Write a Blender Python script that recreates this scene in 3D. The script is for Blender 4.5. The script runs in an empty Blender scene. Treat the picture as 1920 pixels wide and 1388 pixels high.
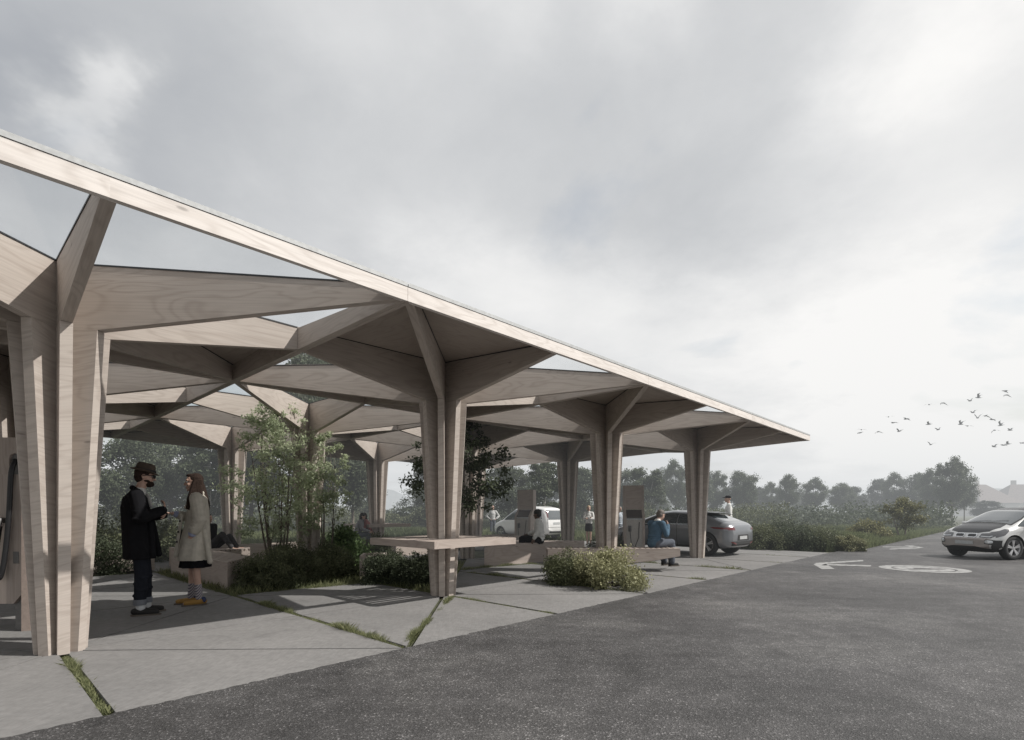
import bpy, bmesh, math, random
import numpy as np
from mathutils import Vector, Matrix
R = math.radians
rnd = random.Random(7)
rng = np.random.default_rng(11)
scn = bpy.context.scene
COL = scn.collection

# ------------------------------------------------------------------ frame of the place
F, H0, EYE = 991.0, 959.0, 1.3            # focal length and horizon (px of the 1920 wide photo), eye height
TH, S = R(46.5), 4.55                     # direction of the canopy grid, bay size
AX, AY = -4.202, 4.923
CU, SU = math.cos(TH), math.sin(TH)
def G(a, b, z=0.0):
    return Vector((AX + S*(a*CU - b*SU), AY + S*(a*SU + b*CU), z))
def gp(px, py, z=0.0):                    # photo pixel -> point of the place at height z (used only to read off the survey)
    Y = F*(EYE - z)/(py - H0)
    return Vector(((px - 960)*Y/F, Y, z))
def gx(px, Y, z=0.0):
    return Vector(((px - 960)*Y/F, Y, z))

# ------------------------------------------------------------------ object helpers
def tag(o, label=None, cat=None, group=None, kind=None):
    if label: o['label'] = label
    if cat: o['category'] = cat
    if group: o['group'] = group
    if kind: o['kind'] = kind
    return o
def empty(name, loc=(0, 0, 0), rz=0.0, label=None, cat=None, group=None, sc=1.0):
    o = bpy.data.objects.new(name, None); COL.objects.link(o)
    o.location = loc; o.rotation_euler = (0, 0, rz); o.scale = (sc, sc, sc)
    o.empty_display_size = .1
    return tag(o, label, cat, group)
def link(name, me, mat=None, parent=None, smooth=False):
    if mat is not None and not me.materials:
        for m in (mat if isinstance(mat, (list, tuple)) else [mat]): me.materials.append(m)
    if smooth:
        me.polygons.foreach_set('use_smooth', [True]*len(me.polygons))
    o = bpy.data.objects.new(name, me); COL.objects.link(o)
    if parent is not None: o.parent = parent
    return o
def copy_tree(o, parent=None):
    c = o.copy(); COL.objects.link(c)
    if parent is not None: c.parent = parent
    for ch in list(KIDS.get(o.name, [])) or [x for x in bpy.data.objects if x.parent == o]:
        copy_tree(ch, c)
    return c
KIDS = {}

class MB:
    """collects polygons with wood-grain UVs"""
    def __init__(s): s.v = []; s.f = []; s.uv = []; s.mi = []
    def poly(s, pts, grain=None, off=(0, 0), mi=0):
        pts = [Vector(p) for p in pts]
        n = len(s.v); s.v += [tuple(p) for p in pts]
        s.f.append(tuple(range(n, n+len(pts)))); s.mi.append(mi)
        nr = Vector((0, 0, 0))
        for i in range(len(pts)):
            a, b = pts[i], pts[(i+1) % len(pts)]
            nr += Vector(((a.y-b.y)*(a.z+b.z), (a.z-b.z)*(a.x+b.x), (a.x-b.x)*(a.y+b.y)))
        nr = nr.normalized() if nr.length > 1e-9 else Vector((0, 0, 1))
        g = Vector(grain) if grain is not None else Vector((1, 0, 0))
        g = g - nr*g.dot(nr)
        if g.length < 1e-3:
            g = nr.orthogonal()
        g.normalize(); w = nr.cross(g)
        s.uv += [(p.dot(g)+off[0], p.dot(w)+off[1]) for p in pts]
    def prism(s, base, top, grain=None, mi=0):
        """closed solid between two equal polygons"""
        o = (rnd.uniform(0, 40), rnd.uniform(0, 40)); n = len(base)
        s.poly(list(reversed(base)), grain, o, mi); s.poly(top, grain, o, mi)
        for i in range(n):
            j = (i+1) % n
            s.poly([base[i], base[j], top[j], top[i]], grain, o, mi)
    def box(s, c, d, grain=None, mi=0, M=None):
        x, y, z = c; a, b, h = d[0]/2, d[1]/2, d[2]/2
        P = [Vector((x+i*a, y+j*b, z+k*h)) for k in (-1, 1) for i, j in ((-1, -1), (1, -1), (1, 1), (-1, 1))]
        if M: P = [M @ p for p in P]
        s.prism(P[:4], P[4:], grain, mi)
    def plate(s, poly2, z0, z1, grain=None, mi=0):
        s.prism([(x, y, z0) for x, y in poly2], [(x, y, z1) for x, y in poly2], grain, mi)
    def tube(s, pts, r, n=8, mi=0, closed_ends=True):
        pts = [Vector(p) for p in pts]; rr = r if isinstance(r, (list, tuple)) else [r]*len(pts)
        rings = []; up = None
        for i, p in enumerate(pts):
            t = (pts[min(i+1, len(pts)-1)] - pts[max(i-1, 0)])
            t = t.normalized() if t.length > 1e-9 else Vector((0, 0, 1))
            if up is None: up = t.orthogonal().normalized()
            else:
                up = up - t*up.dot(t); up = up.normalized() if up.length > 1e-6 else t.orthogonal().normalized()
            w = t.cross(up)
            rings.append([p + (up*math.cos(2*math.pi*k/n) + w*math.sin(2*math.pi*k/n))*rr[i] for k in range(n)])
        base = len(s.v)
        for rg in rings: s.v += [tuple(q) for q in rg]
        for i in range(len(pts)-1):
            for k in range(n):
                a = base+i*n+k; b = base+i*n+(k+1) % n
                s.f.append((a, b, b+n, a+n)); s.mi.append(mi)
                s.uv += [(i*.1, k/n), (i*.1, (k+1)/n), ((i+1)*.1, (k+1)/n), ((i+1)*.1, k/n)]
        if closed_ends:
            for idx in (list(range(base+n-1, base-1, -1)), list(range(base+(len(pts)-1)*n, base+len(pts)*n))):
                s.f.append(tuple(idx)); s.mi.append(mi); s.uv += [(0, 0)]*n
    def build(s, name, mat, parent=None, smooth=False, bevel=0.0):
        me = bpy.data.meshes.new(name); me.from_pydata(s.v, [], s.f)
        uvl = me.uv_layers.new(name='UVMap'); uvl.data.foreach_set('uv', [c for q in s.uv for c in q])
        me.polygons.foreach_set('material_index', s.mi)
        for m in (mat if isinstance(mat, (list, tuple)) else [mat]): me.materials.append(m)
        me.update()
        if smooth or bevel:
            bm = bmesh.new(); bm.from_mesh(me); bmesh.ops.remove_doubles(bm, verts=bm.verts, dist=1e-5)
            if bevel: bmesh.ops.bevel(bm, geom=list(bm.edges), offset=bevel, segments=2, affect='EDGES', profile=.5)
            bm.to_mesh(me); bm.free()
        return link(name, me, None, parent, smooth)

# ------------------------------------------------------------------ materials
def newmat(name):
    m = bpy.data.materials.new(name); m.use_nodes = True
    nt = m.node_tree; nt.nodes.clear()
    out = nt.nodes.new('ShaderNodeOutputMaterial'); b = nt.nodes.new('ShaderNodeBsdfPrincipled')
    nt.links.new(b.outputs[0], out.inputs[0])
    return m, nt, b, out
def N(nt, t, **k):
    n = nt.nodes.new(t)
    for a, v in k.items():
        if a.startswith('i_'): n.inputs[a[2:].replace('_', ' ')].default_value = v
        else: setattr(n, a, v)
    return n
def ramp(nt, stops, interp='LINEAR'):
    r = nt.nodes.new('ShaderNodeValToRGB'); r.color_ramp.interpolation = interp
    e = r.color_ramp.elements
    while len(e) < len(stops): e.new(.5)
    for q, (p, c) in zip(e, stops):
        q.position = p; q.color = (c[0], c[1], c[2], 1) if isinstance(c, (tuple, list)) else (c, c, c, 1)
    return r
def mixc(nt, mode, fac, a, b):
    n = nt.nodes.new('ShaderNodeMix'); n.data_type = 'RGBA'; n.blend_type = mode
    if isinstance(fac, (int, float)): n.inputs[0].default_value = fac
    else: nt.links.new(fac, n.inputs[0])
    for k, x in ((6, a), (7, b)):
        if isinstance(x, (tuple, list)): n.inputs[k].default_value = (x[0], x[1], x[2], 1)
        else: nt.links.new(x, n.inputs[k])
    return n.outputs[2]
def plain(name, col, rough=.6, metal=0.0, spec=.5, vary=.12, scale=30.0, bump=0.0, coat=0.0, alpha=None):
    m, nt, b, out = newmat(name)
    tc = N(nt, 'ShaderNodeTexCoord'); no = N(nt, 'ShaderNodeTexNoise', i_Scale=scale, i_Detail=4.0)
    nt.links.new(tc.outputs['Object'], no.inputs['Vector'])
    r = ramp(nt, [(.3, tuple(c*(1-vary) for c in col)), (.7, tuple(min(1, c*(1+vary)) for c in col))])
    nt.links.new(no.outputs[0], r.inputs[0]); nt.links.new(r.outputs[0], b.inputs['Base Color'])
    b.inputs['Roughness'].default_value = rough; b.inputs['Metallic'].default_value = metal
    b.inputs['Specular IOR Level'].default_value = spec; b.inputs['Coat Weight'].default_value = coat
    if bump:
        bp = N(nt, 'ShaderNodeBump', i_Strength=bump, i_Distance=.01)
        nt.links.new(no.outputs[0], bp.inputs['Height']); nt.links.new(bp.outputs[0], b.inputs['Normal'])
    return m
def wood(name, c1, c2, c3, rough=.65):
    m, nt, b, out = newmat(name)
    uv = N(nt, 'ShaderNodeUVMap', uv_map='UVMap')
    mp = N(nt, 'ShaderNodeMapping'); mp.inputs['Scale'].default_value = (.55, 3.2, 1)
    nt.links.new(uv.outputs[0], mp.inputs[0])
    n1 = N(nt, 'ShaderNodeTexNoise', i_Scale=1.0, i_Detail=2.5, i_Distortion=.6)
    nt.links.new(mp.outputs[0], n1.inputs['Vector'])
    mul = N(nt, 'ShaderNodeMath', operation='MULTIPLY'); mul.inputs[1].default_value = 75
    nt.links.new(n1.outputs[0], mul.inputs[0])
    sn = N(nt, 'ShaderNodeMath', operation='SINE'); nt.links.new(mul.outputs[0], sn.inputs[0])
    ma = N(nt, 'ShaderNodeMapRange'); ma.inputs[1].default_value = -1; nt.links.new(sn.outputs[0], ma.inputs[0])
    pw = N(nt, 'ShaderNodeMath', operation='POWER'); pw.inputs[1].default_value = 3.0
    nt.links.new(ma.outputs[0], pw.inputs[0])
    mp2 = N(nt, 'ShaderNodeMapping'); mp2.inputs['Scale'].default_value = (2.0, 70, 1)
    nt.links.new(uv.outputs[0], mp2.inputs[0])
    n2 = N(nt, 'ShaderNodeTexNoise', i_Scale=1.0, i_Detail=3.0); nt.links.new(mp2.outputs[0], n2.inputs['Vector'])
    n3 = N(nt, 'ShaderNodeTexNoise', i_Scale=.8, i_Detail=3.0); nt.links.new(uv.outputs[0], n3.inputs['Vector'])
    base = ramp(nt, [(.3, c1), (.7, c2)]); nt.links.new(n3.outputs[0], base.inputs[0])
    f1 = N(nt, 'ShaderNodeMath', operation='MULTIPLY'); f1.inputs[1].default_value = .38
    nt.links.new(pw.outputs[0], f1.inputs[0])
    a = mixc(nt, 'MIX', f1.outputs[0], base.outputs[0], c3)
    st = ramp(nt, [(.3, .90), (.62, 1.03)]); nt.links.new(n2.outputs[0], st.inputs[0])
    c = mixc(nt, 'MULTIPLY', 1.0, a, st.outputs[0])
    # a few knots
    mp4 = N(nt, 'ShaderNodeMapping'); mp4.inputs['Scale'].default_value = (1.3, 4.0, 1)
    nt.links.new(uv.outputs[0], mp4.inputs[0])
    vo = N(nt, 'ShaderNodeTexVoronoi', i_Scale=1.0); nt.links.new(mp4.outputs[0], vo.inputs['Vector'])
    kn = ramp(nt, [(.0, .45), (.035, .6), (.06, 1.0)]); nt.links.new(vo.outputs['Distance'], kn.inputs[0])
    c = mixc(nt, 'MULTIPLY', .8, c, kn.outputs[0])
    nt.links.new(c, b.inputs['Base Color'])
    b.inputs['Roughness'].default_value = rough; b.inputs['Specular IOR Level'].default_value = .25
    bp = N(nt, 'ShaderNodeBump', i_Strength=.15, i_Distance=.004); nt.links.new(n2.outputs[0], bp.inputs['Height'])
    nt.links.new(bp.outputs[0], b.inputs['Normal'])
    return m
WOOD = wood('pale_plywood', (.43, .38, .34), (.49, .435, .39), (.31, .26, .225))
WOODF = wood('sunlit_fascia_plywood', (.68, .635, .595), (.73, .685, .645), (.48, .43, .39))  # paler than the rib plywood: sunlight on the fascia put into its colour
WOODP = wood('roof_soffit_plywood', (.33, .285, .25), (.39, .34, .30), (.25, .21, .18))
WOODB = wood('bench_plywood', (.37, .315, .28), (.43, .37, .33), (.28, .23, .20))
SEAL = plain('black_seal', (.02, .022, .025), .5)
TRIM = plain('pale_metal_trim', (.42, .43, .43), .6, .1)
ROOFTOP = plain('roof_membrane', (.35, .35, .35), .8)

def glass_mat(name, tint=(.93, .96, .97), refl=.07, rough=.02):
    m = bpy.data.materials.new(name); m.use_nodes = True; nt = m.node_tree; nt.nodes.clear()
    out = nt.nodes.new('ShaderNodeOutputMaterial'); t = N(nt, 'ShaderNodeBsdfTransparent'); t.inputs[0].default_value = (*tint, 1)
    g = N(nt, 'ShaderNodeBsdfGlossy'); g.inputs['Roughness'].default_value = rough
    tc = N(nt, 'ShaderNodeTexCoord'); no = N(nt, 'ShaderNodeTexNoise', i_Scale=1.2, i_Detail=2.0)
    nt.links.new(tc.outputs['Object'], no.inputs['Vector'])
    r = ramp(nt, [(.3, refl*.7), (.7, refl*1.3)]); nt.links.new(no.outputs[0], r.inputs[0])
    mx = N(nt, 'ShaderNodeMixShader'); nt.links.new(r.outputs[0], mx.inputs[0])
    nt.links.new(t.outputs[0], mx.inputs[1]); nt.links.new(g.outputs[0], mx.inputs[2]); nt.links.new(mx.outputs[0], out.inputs[0])
    return m
GLASS = glass_mat('roof_glass', (.985,.99,.99), .03)

def leaf_mat(name, dark, light, trans=.3, rough=.55):
    m = bpy.data.materials.new(name); m.use_nodes = True; nt = m.node_tree; nt.nodes.clear()
    out = nt.nodes.new('ShaderNodeOutputMaterial')
    at = N(nt, 'ShaderNodeAttribute', attribute_name='tint')
    r = ramp(nt, [(0, dark), (1, light)]); nt.links.new(at.outputs['Fac'], r.inputs[0])
    d = N(nt, 'ShaderNodeBsdfPrincipled'); d.inputs['Roughness'].default_value = rough; d.inputs['Specular IOR Level'].default_value = .25
    nt.links.new(r.outputs[0], d.inputs['Base Color'])
    t = N(nt, 'ShaderNodeBsdfTranslucent'); nt.links.new(r.outputs[0], t.inputs[0])
    mx = N(nt, 'ShaderNodeMixShader'); mx.inputs[0].default_value = trans
    nt.links.new(d.outputs[0], mx.inputs[1]); nt.links.new(t.outputs[0], mx.inputs[2]); nt.links.new(mx.outputs[0], out.inputs[0])
    return m
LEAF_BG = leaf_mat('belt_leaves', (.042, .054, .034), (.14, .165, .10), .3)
LEAF_FAR = leaf_mat('hazed_far_leaves', (.06, .07, .058), (.12, .135, .11), .25)  # greyed, narrow green range: distance haze put into the leaf colour
LEAF_BIRCH = leaf_mat('sunlit_birch_leaves', (.19, .225, .14), (.60, .66, .45), .5)  # very pale range: sunshine on the birch is part of the leaf colour
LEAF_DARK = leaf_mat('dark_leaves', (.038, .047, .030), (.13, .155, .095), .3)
LEAF_HEDGE = leaf_mat('hedge_leaves', (.050, .060, .034), (.21, .225, .125), .3)
LEAF_BUSH = leaf_mat('sunlit_bush_leaves', (.045, .055, .025), (.42, .41, .24), .3)  # pale end of the range paints sun highlights on the leaves
LEAF_GREEN = leaf_mat('bright_leaves', (.05, .085, .035), (.22, .30, .13), .35)
LEAF_YELLOW = leaf_mat('yellow_leaves', (.07, .075, .03), (.26, .25, .12), .3)
GRASS = leaf_mat('grass_blades', (.09, .11, .05), (.34, .35, .19), .35)
GRASSF = leaf_mat('meadow_blades', (.07, .09, .045), (.20, .225, .11), .35)
BARK = plain('bark', (.13, .11, .09), .9, vary=.4, scale=12, bump=.5)
BARKP = plain('pale_birch_bark', (.42, .40, .36), .8, vary=.35, scale=9)

# concrete slabs
def concrete(name):
    m, nt, b, out = newmat(name)
    tc = N(nt, 'ShaderNodeTexCoord')
    n1 = N(nt, 'ShaderNodeTexNoise', i_Scale=.7, i_Detail=6.0, i_Roughness=.6); nt.links.new(tc.outputs['Object'], n1.inputs['Vector'])
    n2 = N(nt, 'ShaderNodeTexNoise', i_Scale=14.0, i_Detail=6.0, i_Roughness=.7); nt.links.new(tc.outputs['Object'], n2.inputs['Vector'])
    mp = N(nt, 'ShaderNodeMapping'); mp.inputs['Scale'].default_value = (60, 7, 1); mp.inputs['Rotation'].default_value = (0, 0, -TH)
    nt.links.new(tc.outputs['Object'], mp.inputs[0])
    n3 = N(nt, 'ShaderNodeTexNoise', i_Scale=1.0, i_Detail=2.0); nt.links.new(mp.outputs[0], n3.inputs['Vector'])
    base = ramp(nt, [(.3, (.170, .167, .164)), (.7, (.228, .223, .218))]); nt.links.new(n1.outputs[0], base.inputs[0])
    r2 = ramp(nt, [(.35, .86), (.65, 1.08)]); nt.links.new(n2.outputs[0], r2.inputs[0])
    c = mixc(nt, 'MULTIPLY', 1.0, base.outputs[0], r2.outputs[0])
    r3 = ramp(nt, [(.35, .93), (.65, 1.04)]); nt.links.new(n3.outputs[0], r3.inputs[0])
    c = mixc(nt, 'MULTIPLY', 1.0, c, r3.outputs[0])
    # dark stains
    n4 = N(nt, 'ShaderNodeTexNoise', i_Scale=2.3, i_Detail=5.0, i_Distortion=.8); nt.links.new(tc.outputs['Object'], n4.inputs['Vector'])
    r4 = ramp(nt, [(.60, 1.0), (.75, .82)]); nt.links.new(n4.outputs[0], r4.inputs[0])
    c = mixc(nt, 'MULTIPLY', 1.0, c, r4.outputs[0])
    nt.links.new(c, b.inputs['Base Color']); b.inputs['Roughness'].default_value = .85; b.inputs['Specular IOR Level'].default_value = .3
    bp = N(nt, 'ShaderNodeBump', i_Strength=.25, i_Distance=.004); nt.links.new(n2.outputs[0], bp.inputs['Height']); nt.links.new(bp.outputs[0], b.inputs['Normal'])
    return m
CONC = concrete('concrete')
def asphalt(name):
    m, nt, b, out = newmat(name)
    tc = N(nt, 'ShaderNodeTexCoord')
    n1 = N(nt, 'ShaderNodeTexNoise', i_Scale=.45, i_Detail=6.0, i_Roughness=.62, i_Distortion=.5); nt.links.new(tc.outputs['Object'], n1.inputs['Vector'])
    v = N(nt, 'ShaderNodeTexVoronoi', i_Scale=105.0); nt.links.new(tc.outputs['Object'], v.inputs['Vector'])
    n2 = N(nt, 'ShaderNodeTexNoise', i_Scale=60.0, i_Detail=4.0, i_Roughness=.8); nt.links.new(tc.outputs['Object'], n2.inputs['Vector'])
    base = ramp(nt, [(.30, (.042, .041, .041)), (.5, (.070, .068, .068)), (.70, (.118, .115, .112))]); nt.links.new(n1.outputs[0], base.inputs[0])
    vr = N(nt, 'ShaderNodeSeparateColor'); nt.links.new(v.outputs['Color'], vr.inputs[0])
    sp = ramp(nt, [(.0, .55), (.55, .9), (.90, 1.15), (.96, 2.2), (1.0, 3.6)]); nt.links.new(vr.outputs[0], sp.inputs[0])
    c = mixc(nt, 'MULTIPLY', .85, base.outputs[0], sp.outputs[0])
    r2 = ramp(nt, [(.3, .62), (.7, 1.32)]); nt.links.new(n2.outputs[0], r2.inputs[0])
    c = mixc(nt, 'MULTIPLY', 1.0, c, r2.outputs[0])
    mp = N(nt, 'ShaderNodeMapping'); mp.inputs['Scale'].default_value = (.25, 1.6, 1)
    nt.links.new(tc.outputs['Object'], mp.inputs[0])
    n6 = N(nt, 'ShaderNodeTexNoise', i_Scale=3.4, i_Detail=7.0, i_Roughness=.7); nt.links.new(tc.outputs['Object'], n6.inputs['Vector'])
    r6 = ramp(nt, [(.34, .74), (.64, 1.22)]); nt.links.new(n6.outputs[0], r6.inputs[0]); c = mixc(nt, 'MULTIPLY', 1.0, c, r6.outputs[0])
    n5 = N(nt, 'ShaderNodeTexNoise', i_Scale=1.6, i_Detail=4.0, i_Roughness=.65); nt.links.new(mp.outputs[0], n5.inputs['Vector'])
    r5 = ramp(nt, [(.36, .84), (.56, 1.03)]); nt.links.new(n5.outputs[0], r5.inputs[0])
    c = mixc(nt, 'MULTIPLY', 1.0, c, r5.outputs[0])
    nt.links.new(c, b.inputs['Base Color']); b.inputs['Roughness'].default_value = .62; b.inputs['Specular IOR Level'].default_value = .42
    bp = N(nt, 'ShaderNodeBump', i_Strength=.6, i_Distance=.006); nt.links.new(v.outputs['Distance'], bp.inputs['Height']); nt.links.new(bp.outputs[0], b.inputs['Normal'])
    return m
ASPH = asphalt('asphalt')
SOIL = plain('grassy_soil', (.055, .06, .03), .95, vary=.5, scale=3, bump=.4)
def paint_mat():
    m, nt, b, out = newmat('worn_road_paint')
    tc = N(nt, 'ShaderNodeTexCoord'); n1 = N(nt, 'ShaderNodeTexNoise', i_Scale=7.0, i_Detail=8.0, i_Roughness=.75)
    nt.links.new(tc.outputs['Object'], n1.inputs['Vector'])
    r = ramp(nt, [(.38, (.09, .088, .086)), (.50, (.29, .29, .285)), (.7, (.40, .40, .39))]); nt.links.new(n1.outputs[0], r.inputs[0])
    nt.links.new(r.outputs[0], b.inputs['Base Color']); b.inputs['Roughness'].default_value = .7
    return m
PAINT = paint_mat()

# ------------------------------------------------------------------ ground, road, pavement
def sheet(name, pts, z, mat):
    me = bpy.data.meshes.new(name); me.from_pydata([(p[0], p[1], z) for p in pts], [], [tuple(range(len(pts)))])
    o = link(name, me, mat); tag(o, kind='structure'); return o
sheet('ground', [(-900, -300), (900, -300), (900, 1500), (-900, 1500)], -.035, SOIL)
e0, e1 = G(-9, -.5), G(4.32, -.5)
fa = gp(1600, 1034); fb = gp(1792, 992)
sheet('road', [(e0.x, e0.y), (-30, -40), (140, -40), (140, 48), (60, 50), (fb.x+9, fb.y+5), (fb.x, fb.y), (fa.x, fa.y), (e1.x, e1.y)], -.004, ASPH)

def inset_poly(pts, gaps):
    """convex ccw polygon, each edge moved inwards by its own gap"""
    n = len(pts); L = []
    for i in range(n):
        a = Vector(pts[i]).to_2d(); b = Vector(pts[(i+1) % n]).to_2d(); d = (b-a).normalized(); nn = Vector((-d.y, d.x))
        L.append((a + nn*gaps[i], d))
    out = []
    for i in range(n):
        p, d = L[i-1]; q, e = L[i]
        den = d.x*e.y - d.y*e.x
        t = ((q.x-p.x)*e.y - (q.y-p.y)*e.x)/den
        out.append(p + d*t)
    return out
BP = [(.5, 0), (.5, .5), (0, .5), (-.5, .5), (-.5, 0), (-.5, -.5), (0, -.5), (.5, -.5)]
def is_garden(a, b):
    if .5 < a < 1.5 and .5 < b < 1.5: return not (.5 < a < .75 and b > 1.3)
    if 1.0 < a < 1.5 and .02 < b <= .5 and b > (a-1)*1.0: return True
    if 2.2 < a < 3.0 and .62 < b < 1.2: return True
    if -1.6 < a < -.0 and 2.1 < b: return True
    if 1.5 < a < 1.7 and .7 < b < .9: return True
    if 0 < a < .5 and 1.55 < b < 1.9: return True
    return False
mb = MB()
GJ = []   # grass joints (pairs of grid points)
for i in range(-2, 5):
    for j in range(0, 3):
        for k in range(8):
            p, q = BP[k], BP[(k+1) % 8]
            ca, cb = i+(p[0]+q[0])/3, j+(p[1]+q[1])/3
            if ca > 4.0 or is_garden(ca, cb): continue
            if i == 4 and p[0]+q[0] > 0: continue
            T = [(0, 0), p, q]
            W = [G(i+x, j+y) for x, y in T]
            def jw(k0):   # radial joint width
                return .035 if BP[k0] in ((0, -.5), (0, .5)) or (BP[k0] == (-.5, -.5) and i == 1) else .013
            bl = abs(p[0]-q[0]) < 1e-6
            front = (not bl) and p[1] < 0 and j == 0
            side = 0.0 if front else (.035 if (bl and abs((i+p[0]) % 1 - .5) < 1e-6) else .013)
            P2 = inset_poly([w.to_2d() for w in W], [jw(k), side, jw((k+1) % 8)])
            mb.prism([(v.x, v.y, -.08) for v in P2], [(v.x, v.y, .004+.0015*rnd.random()) for v in P2])
o = mb.build('pavement', CONC); tag(o, kind='structure')

# ------------------------------------------------------------------ timber tree canopies
ZC, ZE, ZCOR, ZO, ZB = 3.60, 3.57, 3.53, 3.435, 3.293
I0, I1, J0, J1 = -1, 3, 0, 2
OPEN = {(0, 0): {5, 6, 7}, (1, 0): {3, 6, 7}, (2, 0): {3, 6, 7}, (3, 0): {3}, (0, 1): {3, 6, 7}, (1, 1): {2, 3, 4, 5, 6, 7}, (2, 1): {3, 4, 6, 7},
        (3, 1): {3}, (0, 2): {6, 7}, (1, 2): {5, 6, 7}, (2, 2): {5, 6, 7}, (3, 2): {6}, (-1, 0): {6, 7, 0}, (-1, 1): {6, 7}, (-1, 2): {6, 7}}
def ztop(i, j, bx, by):
    out = (i == I1 and bx > .49) or (i == I0 and bx < -.49) or (j == J0 and by < -.49) or (j == J1 and by > .49)
    if out: return ZO
    return ZCOR if abs(bx) > .4 and abs(by) > .4 else ZE
CANOPY_LABEL = {
 (0, 0): 'nearest timber canopy tree, its fluted column cut large at the left foreground',
 (1, 0): 'timber canopy tree whose column carries the slatted standing table in the middle',
 (2, 0): 'timber canopy tree standing behind the sunlit bush with a bench at its foot',
 (3, 0): 'outermost timber canopy tree beside the grey hatchback, roof ending in a point',
 (0, 1): 'timber canopy tree behind the wooden charger at the left edge',
 (1, 1): 'timber canopy tree in the garden behind the young birch',
 (2, 1): 'timber canopy tree seen just right of the standing table column, half behind leaves',
 (3, 1): 'timber canopy tree between the white van and the seated man',
 (0, 2): 'rear timber canopy tree at the far left behind the charger',
 (1, 2): 'rear timber canopy tree behind the woman in the beige coat',
 (2, 2): 'rear timber canopy tree with a small high table on its column',
 (3, 2): 'rear timber canopy tree behind the standing man in the pale sweater',
 (-1, 0): 'timber canopy tree next to the nearest one, beyond the left edge of view',
 (-1, 1): 'timber canopy tree in the middle row beyond the left edge of view',
 (-1, 2): 'timber canopy tree in the rear row beyond the left edge of view'}
def canopy(i, j):
    root = empty('timber_canopy', G(i, j), TH, CANOPY_LABEL[(i, j)], 'canopy', 'timber tree canopies of the charging station')
    T = .045
    for k in range(8):
        ang = math.atan2(BP[k][1], BP[k][0]); d = Vector((math.cos(ang), math.sin(ang), 0)); w = Vector((-d.y, d.x, 0))
        L = S*math.hypot(*BP[k])
        # column fin
        m = MB(); t = T
        prof = [(.0, 0), (.19, 0), (.365, 2.975), (.0, 2.975)]
        P = [d*r + Vector((0, 0, z)) for r, z in prof]
        m.prism([p - w*t for p in P], [p + w*t for p in P], d+w*.9+Vector((0,0,.12)))
        m.build('column_fin', WOOD, root)
        # rib (butts on the fin, 2 mm thinner)
        zt = ztop(i, j, *BP[k]); m = MB(); t = T-.003
        e = L - .052/max(abs(d.x), abs(d.y))
        prof = [(.0, 2.978), (.358, 2.978), (e, ZB+.004), (e, zt-.012), (.0, ZC-.012)]
        P = [d*r + Vector((0, 0, z)) for r, z in prof]
        m.prism([p - w*t for p in P], [p + w*t for p in P], d)
        rb = m.build('rib', WOOD, root)
        m = MB(); t = T+.004
        prof = [(.0, ZC-.012), (e, zt-.012), (e, zt+.002), (.0, ZC+.002)]
        P = [d*r + Vector((0, 0, z)) for r, z in prof]
        m.prism([p - w*t for p in P], [p + w*t for p in P], d)
        m.build('seal', SEAL, rb)
    # perimeter beams
    for sd in range(4):
        k0 = [7, 1, 3, 5][sd]          # right, back, left, front start corners (ccw)
        k1, k2 = (k0+1) % 8, (k0+2) % 8
        c0, c1, c2 = BP[k0], BP[k1], BP[k2]
        outer = (sd == 0 and i == I1) or (sd == 1 and j == J1) or (sd == 2 and i == I0) or (sd == 3 and j == J0)
        th = .05; m = MB()
        nx, ny = [(1, 0), (0, 1), (-1, 0), (0, -1)][sd]
        def pt(c, inn, z):
            x, y = c[0]*S, c[1]*S
            x -= nx*inn; y -= ny*inn
            if c is not c1:                      # mitre
                if nx: y -= math.copysign(inn, y)
                else: x -= math.copysign(inn, x)
            return Vector((x, y, z))
        g = Vector((-ny, nx, 0))
        for ca, cb in ((c0, c1), (c1, c2)):
            za, zb = ztop(i, j, *ca)-.01, ztop(i, j, *cb)-.01
            o1 = .0015
            m.prism([pt(ca, th, ZB), pt(ca, o1, ZB), pt(cb, o1, ZB), pt(cb, th, ZB)],
                    [pt(ca, th, za), pt(ca, o1, za), pt(cb, o1, zb), pt(cb, th, zb)], g)
        m.build('fascia' if outer else 'edge_beam', WOODF if outer else WOOD, root)
        if outer:
            m = MB()
            for ca, cb in ((c0, c1), (c1, c2)):
                m.prism([pt(ca, .06, ZO-.006), pt(ca, -.004, ZO-.006), pt(cb, -.004, ZO-.006), pt(cb, .06, ZO-.006)],
                        [pt(ca, .06, ZO+.03), pt(ca, -.004, ZO+.03), pt(cb, -.004, ZO+.03), pt(cb, .06, ZO+.03)], g)
            m.build('roof_trim', TRIM, root)
    # roof sectors
    for k in range(8):
        p, q = BP[k], BP[(k+1) % 8]
        zp, zq = ztop(i, j, *p), ztop(i, j, *q)
        c = Vector((0, 0, ZC)); P = Vector((p[0]*S, p[1]*S, zp)); Q = Vector((q[0]*S, q[1]*S, zq))
        cen = (c+P+Q)/3
        tri = [v + (cen-v)*.004 for v in (c, P, Q)]
        m = MB(); gr = (Q-P)
        if k in OPEN[(i, j)]:
            m.prism([v+Vector((0, 0, .004)) for v in tri], [v+Vector((0, 0, .012)) for v in tri], gr)
            m.build('glass_panel', GLASS, root)
        else:
            m.prism([v-Vector((0, 0, .0)) for v in tri], [v+Vector((0, 0, .02)) for v in tri], gr)
            m.mi = [0 if f != 1 else 1 for f in range(len(m.f))]
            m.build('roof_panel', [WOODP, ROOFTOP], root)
    return root
for i in range(I0, I1+1):
    for j in range(J0, J1+1):
        canopy(i, j)

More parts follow.
